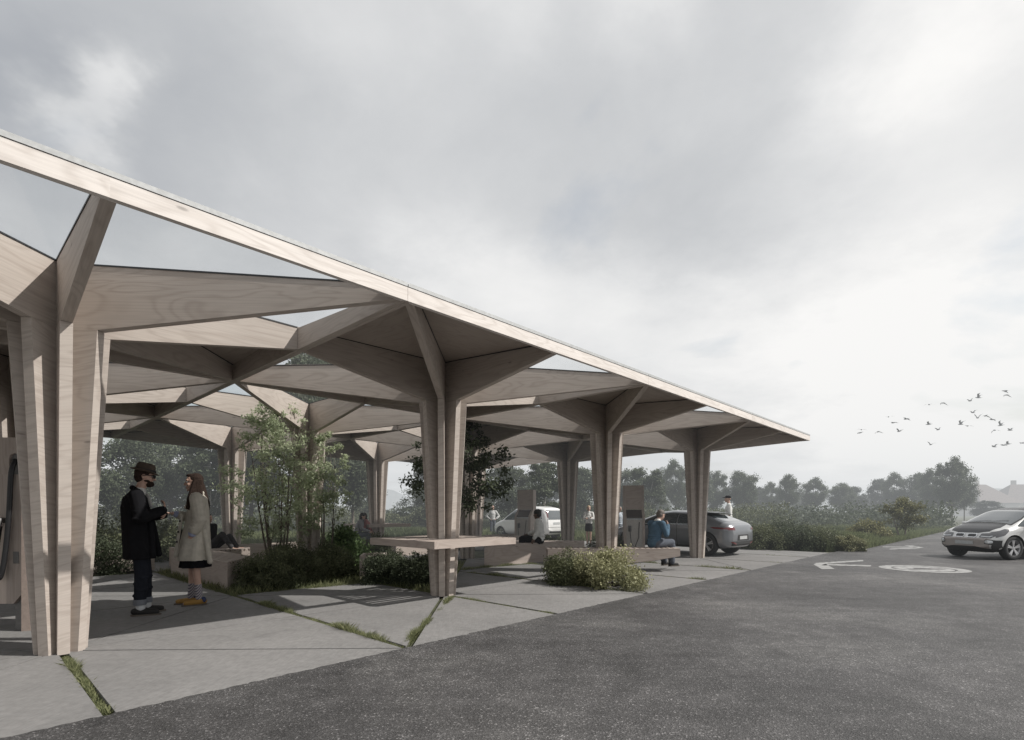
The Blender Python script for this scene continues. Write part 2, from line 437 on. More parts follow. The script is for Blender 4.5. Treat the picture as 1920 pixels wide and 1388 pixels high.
# ------------------------------------------------------------------ tables, benches, planters
def slat_table(i, j, h, z0, z1, label):
    root = empty('standing_table', G(i, j), TH, label, 'table')
    m = MB(); f = .07; hh = .42
    for sx, sy in ((1, 0), (-1, 0)):
        m.box((sx*(h-f/2), 0, (z0+z1)/2), (f, 2*h, z1-z0), (0, 1, 0))
        m.box((0, sx*(h-f/2), (z0+z1)/2), (2*h-2*f, f, z1-z0-.003), (1, 0, 0))
    m.build('frame', WOODB, root)
    n = 11; step = (2*h-2*f)/n
    for q in range(n):
        y = -h+f+step*(q+.5)
        segs = [(-h+f, h-f)] if abs(y) > .24 else [(-h+f, -.24), (.24, h-f)]
        for a, b in segs:
            m = MB(); m.box(((a+b)/2, y, z1-.015-.002), (b-a, step*.50, .030), (1, 0, 0)); m.build('slat', WOODB, root)
    return root
slat_table(1, 0, .80, .79, .89, 'square slatted standing table built around the middle timber column')
slat_table(2, 2, .80, .79, .89, 'small looking slatted high table on the rear column beyond the green bush')

def poly_bench(name, label, poly, z, slat=None, cat='bench', group=None):
    """solid timber box bench on a grid polygon (ccw), with a slatted top"""
    c = sum((G(*p) for p in poly), Vector())/len(poly)
    root = empty(name, c, TH, label, cat, group)
    M = Matrix.Rotation(-TH, 3, 'Z')
    L = [(M @ (G(*p) - c)).to_2d() for p in poly]
    m = MB(); n = len(L)
    inner = inset_poly(L, [.04]*n)
    for k in range(n):
        a, b, ib, ia = L[k], L[(k+1) % n], inner[(k+1) % n], inner[k]
        d = (b-a).normalized()
        m.prism([(a.x, a.y, 0), (b.x, b.y, 0), (ib.x, ib.y, 0), (ia.x, ia.y, 0)],
                [(a.x, a.y, z-.045), (b.x, b.y, z-.045), (ib.x, ib.y, z-.045), (ia.x, ia.y, z-.045)], (d.x, d.y, 0))
    m.build('box_frame', WOODB, root)
    if slat:
        xs = [p.x for p in L]; ys = [p.y for p in L]
        if slat == 'y':   # slats run along y: strips in x
            lo, hi = min(xs), max(xs)
        else: lo, hi = min(ys), max(ys)
        n = max(2, int(round((hi-lo)/.095))); st = (hi-lo)/n
        for k in range(n):
            a, b = lo+st*k+.0, lo+st*k+st*.58
            pl = [tuple(p) for p in L]
            pl = clip(pl, 0 if slat == 'y' else 1, a, True); pl = clip(pl, 0 if slat == 'y' else 1, b, False)
            if len(pl) < 3: continue
            m = MB(); m.plate(pl, z-.043, z, (0, 1, 0) if slat == 'y' else (1, 0, 0)); m.build('slat', WOODB, root)
        m = MB(); m.plate([tuple(p) for p in inner], z-.16, z-.13); m.build('underboard', SEAL, root)
    else:
        m = MB(); m.plate([tuple(p) for p in inner], z-.12, z-.10); m.build('soil_bed', SOIL, root)
        m = MB()
        inr = inset_poly(L, [.05]*len(L)); n = len(L)
        for k in range(n):
            a, b, ib, ia = L[k], L[(k+1) % n], inr[(k+1) % n], inr[k]; d = (b-a).normalized()
            m.prism([(a.x, a.y, z-.043), (b.x, b.y, z-.043), (ib.x, ib.y, z-.043), (ia.x, ia.y, z-.043)],
                    [(a.x, a.y, z), (b.x, b.y, z), (ib.x, ib.y, z), (ia.x, ia.y, z)], (d.x, d.y, 0))
        m.build('coping', WOODB, root)
    return root
def clip(poly, ax, v, keep_greater):
    out = []
    for k in range(len(poly)):
        p, q = poly[k], poly[(k+1) % len(poly)]
        ip = (p[ax] >= v) == keep_greater; iq = (q[ax] >= v) == keep_greater
        if ip: out.append(p)
        if ip != iq:
            t = (v-p[ax])/(q[ax]-p[ax]); out.append((p[0]+(q[0]-p[0])*t, p[1]+(q[1]-p[1])*t))
    return out
poly_bench('box_bench', 'slatted box bench in shade right behind the woman in the beige coat', [(.525, .635), (.70, .87), (.70, 1.36), (.525, 1.36)], .465, 'y')
poly_bench('box_bench', 'long solid timber bench block with sunlit end, seat of the person in a white shirt', [(1.725, .56), (2.25, .50), (2.46, .46), (2.17, .76)], .50, 'x')
poly_bench('planter_box', 'low timber planter box behind the reclining legs at the left', [(.62, 1.62), (1.55, 1.62), (1.55, 1.78), (.62, 1.78)], .45, None, 'planter')
poly_bench('planter_box', 'low timber planter edge behind the man in the black coat', [(.10, 1.72), (.52, 1.62), (.52, 1.80), (.10, 1.90)], .42, None, 'planter')
poly_bench('planter_box', 'small timber planter between the rear columns left of the van', [(2.72, 1.35), (3.15, 1.35), (3.15, 1.62), (2.72, 1.62)], .45, None, 'planter')
poly_bench('planter_box', 'timber seat block below the small rear table', [(1.75, 1.42), (2.1, 1.42), (2.1, 1.66), (1.75, 1.66)], .50, 'x', 'planter')
poly_bench('planter_box', 'narrow timber end panel between the two dark hedges', [(1.01, .56), (1.10, .52), (1.18, .62), (1.10, .68)], .46, None, 'planter')

# cantilever bench at the third column
def cantilever_bench():
    c = G(2, 0)
    root = empty('cantilever_bench', c, 0.0, 'tapering timber bench at the third column under the man in the blue top', 'bench')
    x0, x1, yf, yb, z = -1.30, 1.52, -.27, .26, .51
    m = MB()
    prof = [(x0, .30), (.0, .16), (.9, .24), (x1, .345), (x1, z-.002), (x0, z-.002)]
    m.prism([(x, yf+.035, zz) for x, zz in prof], [(x, yf, zz) for x, zz in prof], (1, 0, 0))
    m.build('side_panel', WOODB, root)
    m = MB(); m.prism([(x, yb, zz) for x, zz in prof], [(x, yb-.035, zz) for x, zz in prof], (1, 0, 0)); m.build('side_panel', WOODB, root)
    m = MB(); m.box((x1-.0175, (yf+yb)/2, (z+.345)/2-.002), (.033, yb-yf-.072, z-.345-.004), (0, 1, 0)); m.build('end_panel', WOODB, root)
    for k in range(24):
        x = x0+.02+ (x1-x0-.08)*k/23
        if abs(x) < .24: continue
        m = MB(); m.box((x, (yf+yb)/2, z-.0235), (.075, yb-yf-.074, .043), (0, 1, 0)); m.build('slat', WOODB, root)
cantilever_bench()
HAZE=.0038
# ------------------------------------------------------------------ vegetation
def leaf_mesh(name, C, size, tint, updir=None, aspect=.55, upbias=0.0):
    """one rhombic leaf face per centre; tint is stored per point"""
    n = len(C); C = np.asarray(C, float); size = np.broadcast_to(np.asarray(size, float), (n,))
    a = rng.normal(size=(n, 3)); a[:, 2] += upbias*rng.random(n); a /= np.linalg.norm(a, axis=1)[:, None]
    b = rng.normal(size=(n, 3)); b -= a*(a*b).sum(1)[:, None]; b /= np.linalg.norm(b, axis=1)[:, None]
    h = (size/2)[:, None]
    V = np.empty((n, 4, 3)); V[:, 0] = C-b*h; V[:, 1] = C+np.cross(a, b)*h*aspect; V[:, 2] = C+b*h; V[:, 3] = C-np.cross(a, b)*h*aspect
    me = bpy.data.meshes.new(name); me.vertices.add(4*n); me.vertices.foreach_set('co', V.ravel())
    me.loops.add(4*n); me.loops.foreach_set('vertex_index', np.arange(4*n, dtype=np.int32))
    me.polygons.add(n); me.polygons.foreach_set('loop_start', np.arange(0, 4*n, 4, dtype=np.int32))
    at = me.attributes.new('tint', 'FLOAT', 'POINT'); at.data.foreach_set('value', np.repeat(np.clip(tint, 0, 1), 4))
    me.update(calc_edges=True)
    return me
def blade_mesh(name, P, hgt, wid, lean=.35, tint=None):
    n = len(P); P = np.asarray(P, float); an = rng.random(n)*2*np.pi
    d = np.stack([np.cos(an), np.sin(an), np.zeros(n)], 1); ln = rng.normal(size=(n, 2))*lean
    tip = P.copy(); tip[:, 2] += hgt; tip[:, 0] += ln[:, 0]*hgt; tip[:, 1] += ln[:, 1]*hgt
    mid = P*.5+tip*.5; mid[:, 2] += hgt*.12
    w = (np.broadcast_to(wid, (n,))/2)[:, None]
    V = np.empty((n, 5, 3)); V[:, 0] = P-d*w; V[:, 1] = P+d*w; V[:, 2] = mid+d*w*.8; V[:, 3] = tip; V[:, 4] = mid-d*w*.8
    me = bpy.data.meshes.new(name); me.vertices.add(5*n); me.vertices.foreach_set('co', V.ravel())
    me.loops.add(5*n); me.loops.foreach_set('vertex_index', np.arange(5*n, dtype=np.int32))
    me.polygons.add(n); me.polygons.foreach_set('loop_start', np.arange(0, 5*n, 5, dtype=np.int32))
    t = rng.random(n) if tint is None else tint
    at = me.attributes.new('tint', 'FLOAT', 'POINT'); at.data.foreach_set('value', np.repeat(np.clip(t, 0, 1), 5))
    me.update(calc_edges=True)
    return me
def clump_points(centres, radii, n, shell=.55, flat=.75):
    radii = np.asarray(radii); k = rng.choice(len(centres), n, p=radii**2/np.sum(radii**2))
    d = rng.normal(size=(n, 3)); d /= np.linalg.norm(d, axis=1)[:, None]
    r = radii[k]*(shell + (1-shell)*rng.random(n))*(1+.18*rng.normal(size=n)); d[:, 2] *= flat
    return np.asarray(centres)[k] + d*r[:, None], k, d[:, 2]
def make_tree_meshes(h, w, crown0, nclump, nleaf, leaf, seed, kind='round', stems=1, trunk_r=.12, cr=(.10, .21)):
    r = np.random.default_rng(seed); cs = []; rr = []
    lobes = [(r.uniform(-.30, .30)*w, r.uniform(-.30, .30)*w, r.uniform(crown0+.2*(h-crown0), h*.9)) for _ in range(9)]
    hc = (h-crown0)
    for q in range(nclump):
        t = r.random()**.85; z = crown0 + hc*t
        if kind == 'round': env = math.sin(math.pi*min(1, (.14+.86*t)))**.55
        elif kind == 'top': env = .35+.65*math.sin(math.pi*min(.97, t**1.2*.9+.08))
        elif kind == 'column': env = .55+.45*math.sin(math.pi*min(1, .1+.9*t))
        else: env = 1-.6*abs(t-.45)
        a = r.random()*2*math.pi; rad = w/2*env*math.sqrt(r.random())*.9
        c_ = (rad*math.cos(a), rad*math.sin(a), z)
        if stems == 1:
            l_ = min(lobes, key=lambda l: (l[0]-c_[0])**2+(l[1]-c_[1])**2+((l[2]-c_[2])*.8)**2); f_ = .42*r.random()
            c_ = tuple(c_[i]*(1-f_)+l_[i]*f_ for i in range(3))
            if r.random() < .12: c_ = (c_[0]*1.22, c_[1]*1.22, c_[2]+.03*h)
        cs.append(c_); rr.append(w*r.uniform(*cr)*(1.1-.3*t))
    cs = np.array(cs); rr = np.array(rr)
    P, k, dz = clump_points(cs, rr, nleaf, .2, .8)
    P[:, 2] = np.maximum(P[:, 2], crown0*.6)
    ct = r.random(nclump)
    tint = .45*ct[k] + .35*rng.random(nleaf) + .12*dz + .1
    crown = leaf_mesh('crown', P, leaf*rng.uniform(.7, 1.3, nleaf), tint)
    m = MB()
    for s in range(stems):
        if stems == 1: base = Vector((0, 0, -.05)); lean = Vector((0, 0, 0))
        else:
            a = s*2.4; base = Vector((.09*math.cos(a), .09*math.sin(a), -.05)); lean = Vector((math.cos(a), math.sin(a), 0))*w*.28*r.uniform(.4, 1.1)
        top = Vector((0, 0, crown0+hc*.78)) + lean
        pts = [base.lerp(top, t)+Vector((r.normal()*.02*h*t*.4, r.normal()*.02*h*t*.4, 0)) + lean*(.0 if t < .1 else .12*math.sin(t*3)) for t in (0, .12, .3, .5, .7, .85, 1)]
        m.tube(pts, [trunk_r*1.25, trunk_r, trunk_r*.85, trunk_r*.66, trunk_r*.45, trunk_r*.28, trunk_r*.12], 7)
        for q in range(14 if stems == 1 else 6):
            c = Vector(cs[r.integers(nclump)]); i = r.integers(2, 6); p0 = pts[i-1].lerp(pts[i], r.random())
            if c.z < p0.z+.1: c.z = p0.z + abs(c.z-p0.z)*.5+.2
            mid = p0.lerp(c, .5)+Vector((0, 0, -.04*h)); 
            m.tube([p0, mid, c], [trunk_r*.32, trunk_r*.2, trunk_r*.07], 5)
    return crown, m
def mesh_of(mb, name):
    o = mb.build(name, BARK, None, True); me = o.data; bpy.data.objects.remove(o); return me
TREE_T = {}
def template(key, mat, bark, **kw):
    crown, m = make_tree_meshes(**kw); crown.materials.append(mat)
    t = mesh_of(m, 'trunk'); t.materials.clear(); t.materials.append(bark); TREE_T[key] = (crown, t)
template('belt_a', LEAF_BG, BARK, h=8, w=6.4, crown0=1.6, nclump=95, nleaf=22000, leaf=.21, seed=1, kind='round', trunk_r=.15)
template('belt_b', LEAF_BG, BARK, h=8, w=5.2, crown0=2.2, nclump=75, nleaf=18000, leaf=.21, seed=2, kind='top', trunk_r=.13)
template('belt_c', LEAF_BG, BARKP, h=8, w=3.9, crown0=1.5, nclump=75, nleaf=16000, leaf=.20, seed=3, kind='column', trunk_r=.10)
template('belt_d', LEAF_BG, BARK, h=8, w=5.6, crown0=2.6, nclump=85, nleaf=18000, leaf=.20, seed=4, kind='top', trunk_r=.12)
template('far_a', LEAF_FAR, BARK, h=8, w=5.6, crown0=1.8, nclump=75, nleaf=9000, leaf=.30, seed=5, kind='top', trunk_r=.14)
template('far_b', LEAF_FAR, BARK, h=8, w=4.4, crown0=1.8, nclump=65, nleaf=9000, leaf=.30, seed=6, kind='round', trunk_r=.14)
template('dark', LEAF_DARK, BARK, h=8, w=6.6, crown0=1.2, nclump=110, nleaf=24000, leaf=.20, seed=8, kind='round', trunk_r=.16)
def tree(name, key, loc, h, w, rz, label, group=None, base_w=None):
    root = empty(name, loc, rz, label, 'tree', group)
    c, t = TREE_T[key]; bw = {'belt_a': 6.4, 'belt_b': 5.2, 'belt_c': 3.9, 'belt_d': 5.6, 'far_a': 5.6, 'far_b': 4.4, 'dark': 6.6}[key]
    root.scale = (w/bw, w/bw, h/8.0)
    link('crown', c, None, root); link('trunk', t, None, root, False)
    return root
def bg(px, top, wpx, Y, key, label, name='belt_tree', group='trees of the belt beyond the meadow'):
    if px > 1230: Y *= 1.22
    h = EYE + (H0-top)*Y/F
    return tree(name, key, gx(px, Y, -.03), h, wpx*Y/F, rnd.uniform(0, 6.28), label, group)
# left part, behind the canopies
bg(75, 780, 240, 24, 'dark', 'dark leafy tree behind the left charger, mostly hidden by columns')
bg(248, 814, 150, 26, 'dark', 'dark tree directly behind the man in the hat')
bg(318, 806, 130, 30, 'belt_b', 'tree seen in the gap between the man in the hat and the woman')
bg(395, 812, 120, 27, 'belt_c', 'slim pale-trunked tree just right of the woman in the beige coat')
bg(470, 800, 150, 30, 'belt_a', 'wide tree behind the left part of the young birch')
bg(590, 655, 190, 27, 'dark', 'tallest dark tree, its top showing through the roof opening', 'tall_tree')
bg(662, 788, 110, 29, 'belt_b', 'tree left of the rear column with the small high table')
bg(690, 872, 70, 38, 'belt_c', 'light barked tree below the roof, left of the rear table column')
bg(812, 862, 90, 52, 'far_b', 'bluish hazy tree left of the middle column')
bg(800, 912, 110, 36, 'belt_a', 'low rounded tree behind the rear table')
bg(880, 872, 110, 36, 'belt_a', 'tree behind the standing man in the pale sweater')
bg(955, 872, 110, 33, 'belt_d', 'tree above the bonnet of the white van')
bg(1022, 862, 88, 28, 'belt_c', 'tree with a pale forked trunk rising right behind the white van')
bg(1095, 880, 105, 38, 'belt_a', 'tree above the woman in the white top')
bg(1150, 872, 90, 42, 'belt_b', 'tree directly left of the third timber column')
bg(1208, 876, 84, 40, 'belt_c', 'tree behind the right hand charger')
bg(1266, 866, 56, 44, 'belt_b', 'tall narrow-headed tree between the third and the fourth timber column')
bg(1236, 905, 60, 52, 'belt_a', 'lower tree in the gap left of the tall narrow-headed tree')
bg(1306, 878, 66, 46, 'belt_c', 'tree hidden behind the top of the outermost column')
bg(1345, 886, 50, 48, 'belt_b', 'tree directly right of the outermost column')
bg(1392, 886, 62, 46, 'belt_d', 'broad tree behind the young man with the cap, to his right')
bg(1424, 912, 40, 60, 'far_b', 'small tree at the dip of the skyline right of the outermost canopy')
bg(1447, 906, 40, 56, 'belt_b', 'first of the pair of slim trees under the pointed roof tip')
bg(1480, 893, 46, 50, 'belt_d', 'second of the pair of slim trees under the pointed roof tip')
bg(1526, 898, 50, 54, 'belt_b', 'tree just right below the pointed roof tip')
bg(1576, 908, 52, 56, 'belt_d', 'flat-topped pale tree in the middle of the right skyline')
bg(1604, 914, 44, 60, 'far_a', 'pale tree left of the low gap in the right skyline')
bg(1652, 900, 52, 62, 'far_a', 'hazy tree behind the small bright roadside tree, left one')
bg(1680, 889, 50, 58, 'belt_b', 'hazy tree behind the small bright roadside tree, taller one')
bg(1722, 889, 56, 56, 'belt_a', 'broad tree right behind the small bright roadside tree')
bg(1748, 882, 50, 50, 'belt_b', 'tree joined to the left of the tallest tree on the right')
bg(1785, 861, 62, 44, 'belt_b', 'tallest tree on the right, above the front of the silver compact car')
bg(1808, 895, 44, 46, 'belt_d', 'tree at the right end of the belt beside the houses')
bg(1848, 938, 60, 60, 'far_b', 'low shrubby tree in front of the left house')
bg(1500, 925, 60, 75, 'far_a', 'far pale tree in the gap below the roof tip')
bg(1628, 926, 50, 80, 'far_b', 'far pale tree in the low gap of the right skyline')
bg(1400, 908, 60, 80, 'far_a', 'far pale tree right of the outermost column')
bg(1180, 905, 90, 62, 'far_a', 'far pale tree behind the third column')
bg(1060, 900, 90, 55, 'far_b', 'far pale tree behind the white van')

# garden trees under the canopies
def garden_tree(name, loc, label, mat, bark, **kw):
    root = empty(name, loc, rnd.uniform(0, 6), label, 'tree')
    crown, m = make_tree_meshes(**kw); link('crown', crown, mat, root)
    tm = m.build('trunk', bark, root, True)
    return root
garden_tree('young_birch', gx(520, 10.3, -.03), 'young multi-stemmed birch with leaves coloured as sunlit growing in the garden bed', LEAF_BIRCH, BARK,
            h=3.48, w=2.35, crown0=.85, nclump=190, nleaf=11000, leaf=.058, seed=21, kind='round', stems=6, trunk_r=.022, cr=(.05, .10))
garden_tree('dark_tree', gx(856, 12.3, -.03), 'dark leaved garden tree spreading behind the column of the standing table', LEAF_DARK, BARK,
            h=3.42, w=2.9, crown0=1.35, nclump=80, nleaf=6000, leaf=.085, seed=23, kind='round', stems=2, trunk_r=.04, cr=(.05, .11))
garden_tree('young_birch', gx(612, 11.0, -.03), 'thin leaning sapling right of the young birch, in front of a column', LEAF_BIRCH, BARK,
            h=3.0, w=1.2, crown0=.95, nclump=60, nleaf=2200, leaf=.055, seed=25, kind='round', stems=3, trunk_r=.018, cr=(.06, .12))

def bush(name, loc, w, d, h, mat, label, nleaf, leaf, seed, rz=None, cat='bush', group=None, up=.0, light=0.0):
    r = np.random.default_rng(seed); root = empty(name, loc, r.random()*6.28 if rz is None else rz, label, cat, group)
    nc = 46; a = r.random(nc)*2*np.pi; t = r.random(nc)
    ph = np.arccos(1-t); rad = .82+.1*r.normal(size=nc)
    cs = np.stack([np.cos(a)*np.sin(ph)*rad*w/2, np.sin(a)*np.sin(ph)*rad*d/2, np.cos(ph)*rad*h*.84+.05], 1)
    cs[::4] *= .55
    rr = r.uniform(.13, .25, nc)*(w*d*h)**(1/3)
    P, k, dz = clump_points(cs, rr, nleaf, .4, .9); P[:, 2] = np.abs(P[:, 2])*.98+.01
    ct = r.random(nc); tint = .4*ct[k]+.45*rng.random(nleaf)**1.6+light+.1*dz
    link('foliage', leaf_mesh('foliage', P, leaf*rng.uniform(.6, 1.3, nleaf), tint), mat, root)
    m = MB()
    for q in range(14):
        c = Vector(cs[r.integers(nc)]); b = Vector((r.normal()*w*.08, r.normal()*d*.08, -.04))
        m.tube([b, b.lerp(c, .55)+Vector((0, 0, .05)), c], [.012, .008, .004], 5)
    m.build('stems', BARK, root, True)
    return root
hd = 'clipped dark bushes of the garden bed'
bush('dark_bush', G(.66, .60, -.03), .95, .9, .74, LEAF_HEDGE, 'dark bush squeezed against the end of the box bench', 16000, .034, 31, group=hd)
bush('dark_bush', G(.79, .66, -.03), 1.15, 1.0, .84, LEAF_HEDGE, 'dark bush below the young birch stems', 18000, .034, 32, group=hd)
bush('dark_bush', G(.93, .66, -.03), 1.05, .95, .80, LEAF_HEDGE, 'dark bush at the right end of the left hedge group', 16000, .034, 33, group=hd)
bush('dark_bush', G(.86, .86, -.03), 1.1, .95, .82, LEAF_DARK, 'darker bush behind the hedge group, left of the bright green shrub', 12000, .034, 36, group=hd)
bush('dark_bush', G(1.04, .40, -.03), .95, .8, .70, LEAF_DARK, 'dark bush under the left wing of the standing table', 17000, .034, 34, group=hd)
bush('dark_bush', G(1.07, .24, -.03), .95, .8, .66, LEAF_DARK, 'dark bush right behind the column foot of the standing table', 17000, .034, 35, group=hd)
bush('dark_bush', G(1.28, .42, -.03), .8, .7, .64, LEAF_HEDGE, 'dark bush right of the standing table column', 10000, .036, 37, group=hd)
bush('green_shrub', G(1.12, .90, -.03), 1.15, 1.0, 1.16, LEAF_GREEN, 'bright green leafy shrub left of the standing table', 7000, .07, 41)
bush('green_shrub', G(1.22, 1.12, -.03), 1.5, 1.2, .95, LEAF_GREEN, 'lower mid green shrub behind the bright green one', 7000, .06, 42)
bush('sunlit_bush', G(1.50, -.24, -.03)+Vector((.33, -.02, 0)), 1.25, 1.2, .74, LEAF_BUSH, 'sunlit bush with painted leaf highlights at the pavement edge in front of the third column', 15000, .042, 51, light=.22)  # raised tint colours more leaves as sunlit highlights
bush('dull_bush', G(1.47, .02, -.03)+Vector((.62, -.15, 0)), 1.1, 1.0, .56, LEAF_HEDGE, 'lower dull bush joined to the left of the sunlit bush', 13000, .036, 52)
sb = 'shaded bushes behind the nearest column'
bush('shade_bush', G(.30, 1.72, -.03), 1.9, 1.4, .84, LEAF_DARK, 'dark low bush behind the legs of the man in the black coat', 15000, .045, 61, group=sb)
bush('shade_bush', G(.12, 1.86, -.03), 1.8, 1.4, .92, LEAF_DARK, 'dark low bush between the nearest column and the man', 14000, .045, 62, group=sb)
bush('leafy_bush', G(.20, 2.25, -.03), 3.0, 2.2, 1.65, LEAF_HEDGE, 'taller grey green bush behind the man in the black coat', 15000, .07, 63)
bush('leafy_bush', G(.62, 2.35, -.03), 3.0, 2.2, 1.5, LEAF_HEDGE, 'taller grey green bush between the man and the woman', 14000, .07, 64)
bush('leafy_bush', G(1.55, 1.30, -.03), .9, .8, .8, LEAF_HEDGE, 'small bush at the rear seat block', 6000, .05, 65)
bush('leafy_bush', G(2.62, .90, -.03), 1.5, .8, .62, LEAF_HEDGE, 'low bush in front of the rear bumper of the white van', 8000, .05, 66)
bush('leafy_bush', G(2.42, .78, -.03), 1.0, .7, .60, LEAF_HEDGE, 'low bush behind the seated person in the white shirt', 7000, .05, 67)
bush('leafy_bush', G(2.92, .60, -.03), 1.2, .8, .66, LEAF_HEDGE, 'low bush left of the right hand charger foot', 7000, .05, 68)
bush('leafy_bush', G(2.35, .16, -.03), .9, .6, .62, LEAF_HEDGE, 'low bush behind the bench between third column and seated man', 7000, .045, 69)
hg = 'wild hedge bushes along the right end of the pavement'
for q, (a, b, w, h, mt, lb) in enumerate([(4.02, .22, 2.0, .95, LEAF_HEDGE, 'wild hedge bush touching the tail of the grey hatchback'),
        (4.10, -.02, 1.9, .92, LEAF_HEDGE, 'wild hedge bush second from the grey hatchback'), (4.17, -.22, 1.8, .84, LEAF_DARK, 'wild hedge bush in the middle of the row'),
        (4.27, -.38, 1.6, .74, LEAF_HEDGE, 'wild hedge bush with pale leaf tips near the road'), (4.33, -.53, 1.1, .58, LEAF_BUSH, 'last wild hedge bush, lit pale, at the road corner'),
        (4.35, .30, 2.6, 1.15, LEAF_HEDGE, 'taller wild bush in the second row behind the grey hatchback'), (4.50, .02, 2.6, 1.1, LEAF_DARK, 'dark wild bush in the second row of the hedge'),
        (4.62, -.25, 2.3, .9, LEAF_HEDGE, 'wild bush in the second row toward the road')]):
    bush('wild_bush', G(a, b, -.03), w, w*.8, h, mt, lb, 11000, .055, 70+q, group=hg)
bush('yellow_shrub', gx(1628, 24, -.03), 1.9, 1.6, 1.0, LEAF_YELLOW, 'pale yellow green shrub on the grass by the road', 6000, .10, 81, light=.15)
garden_tree('roadside_tree', gx(1693, 25, -.03), 'small bright roadside tree with short trunk on the grass verge', LEAF_YELLOW, BARK,
            h=1.95, w=1.75, crown0=.6, nclump=34, nleaf=3400, leaf=.10, seed=83, kind='round', stems=2, trunk_r=.035)
# thicket under the tree belt
n = 110000; Yd = rng.uniform(34, 70, n); X = rng.uniform(-.98, .86, n)*Yd; X = np.where(X > 31+(Yd-37)*.75, X-30, X)
hh = .95+.35*np.sin(X*.7+Yd*.2)+.35*np.sin(X*.23+1.3)+.3*np.sin(X*1.9+Yd*1.3)
Z = np.abs(hh)*rng.random(n)**.55*1.15
P = np.stack([X, Yd, Z], 1)
tn = .2+.2*np.sin(X*1.1+Yd*.6)+.25*rng.random(n)
o = link('thicket', leaf_mesh('thicket', P, .22*rng.uniform(.6, 1.3, n), tn), LEAF_BG); tag(o, 'dull green thicket of low scrub along the foot of the trees', 'scrub', kind='stuff')
n = 60000; Yd = rng.uniform(33, 40, n); X = rng.uniform(-1.0, .52, n)*Yd
hh = 1.2+.5*np.sin(X*.9)+.35*np.sin(X*2.3+1); P = np.stack([X, Yd-1.5*np.sin(X*.5), np.abs(hh)*rng.random(n)**.5], 1)
o = link('scrub', leaf_mesh('scrub', P, .13*rng.uniform(.6, 1.3, n), .15+.5*rng.random(n)), LEAF_HEDGE); tag(o, 'darker scrub in front of the thicket', 'scrub', kind='stuff')
# meadow grass
def in_meadow(x, y):
    v = np.stack([x-AX, y-AY], 1); a = (v[:, 0]*CU+v[:, 1]*SU)/S; b = (-v[:, 0]*SU+v[:, 1]*CU)/S
    ok = (a > 4.15) | (b > 2.56) | (a < -2.6)
    # road side
    ex, ey = fb.x-fa.x, fb.y-fa.y
    side = (x-fa.x)*ey - (y-fa.y)*ex
    ok &= ~((side > -.1*np.hypot(ex, ey)))
    ok &= ~((a > 4.15) & (b < -.48))
    return ok
n = 330000; Yd = 9+ 37*rng.random(n)**1.0; X = rng.uniform(-1.02, .92, n)*Yd
k = in_meadow(X, Yd); X = X[k]; Yd = Yd[k]; n = len(X)
hh = (.22+.22*rng.random(n))*(1+.35*np.sin(X*.8)*np.sin(Yd*.5))
o = link('meadow_grass', blade_mesh('meadow_grass', np.stack([X, Yd, np.full(n, -.03)], 1), hh, .022+.0006*Yd, .35, .35+.3*np.sin(X*.5+Yd*.3)+.4*(rng.random(n)-.3)), GRASSF)
tag(o, 'tall rough grass of the meadow', 'grass', kind='stuff')
# grass growing in the joints of the pavement
P = []; Hh = []
def joint(a0, b0, a1, b1, dens=520, wd=.03, hgt=.07):
    dens *= 2.2; hgt *= .8
    A, B = G(a0, b0), G(a1, b1); L = (B-A).length; nn = int(L*dens); d = (B-A).normalized(); w = Vector((-d.y, d.x, 0))
    for q in range(nn):
        t = rnd.random(); c = .55+.45*math.sin(t*L*3.1+a0*7)+.3*math.sin(t*L*9+b1*5)
        if rnd.random() > .35+.65*c: continue
        p = A.lerp(B, t)+w*rnd.gauss(0, wd*.55); P.append((p.x, p.y, -.03)); Hh.append(.03+hgt*rnd.random()*max(.15, c))
joint(.5, .48, .5, -.47, 900, .035, .10); joint(1, -.05, .5, -.48, 800, .025, .07); joint(1, -.06, 1, -.48, 520, .02, .045)
joint(0, -.06, 0, -.48, 800, .022, .055); joint(1.5, .5, 1.5, -.48, 500, .035, .09); joint(2, -.05, 2, -.48, 350); joint(2.5, .3, 2.5, -.48, 420, .04, .10)
joint(3, -.05, 3, -.48, 120, .02, .04); joint(3.5, .3, 3.5, -.48, 160, .03, .05); joint(2, .5, 2, .06, 300); joint(.5, 1.5, .5, .5, 700, .05, .09)
joint(.5, .5, 1.02, .46, 900, .07, .08); joint(.72, .49, 1.0, .47, 700, .09, .07); joint(1.0, .45, 1.0, .05, 500, .04, .07); joint(1.3, .52, 1.75, .54, 700, .12, .09); joint(1.7, .53, 2.3, .44, 700, .05, .09)
joint(-.5, .5, -.5, -.48, 300); joint(0, .06, 0, .5, 200, .02, .04); joint(.5, .62, .5, 1.36, 600, .06, .10)
o = link('joint_grass', blade_mesh('joint_grass', np.array(P), np.array(Hh), .0048, .45), GRASS); tag(o, 'green grass growing in the joints between the concrete slabs', 'grass', kind='stuff')
# grass in the beds
n = 42000; A_ = rng.uniform(.5, 1.75, n); B_ = rng.uniform(0, 1.5, n); k = ((A_ < 1.5) & (B_ > .5)) | ((A_ > 1.0) & (A_ < 1.5) & (B_ > (A_-1)) & (B_ < .5)) | ((A_ >= 1.5) & (B_ > .5+(A_-1.5)) & (B_ < 1.0))
A_ = A_[k]; B_ = B_[k]; n = len(A_)
P = np.stack([AX+S*(A_*CU-B_*SU), AY+S*(A_*SU+B_*CU), np.full(n, -.03)], 1)
o = link('bed_grass', blade_mesh('bed_grass', P, .05+.12*rng.random(n), .010, .4), GRASS); tag(o, 'loose grass covering the garden bed', 'grass', kind='stuff')
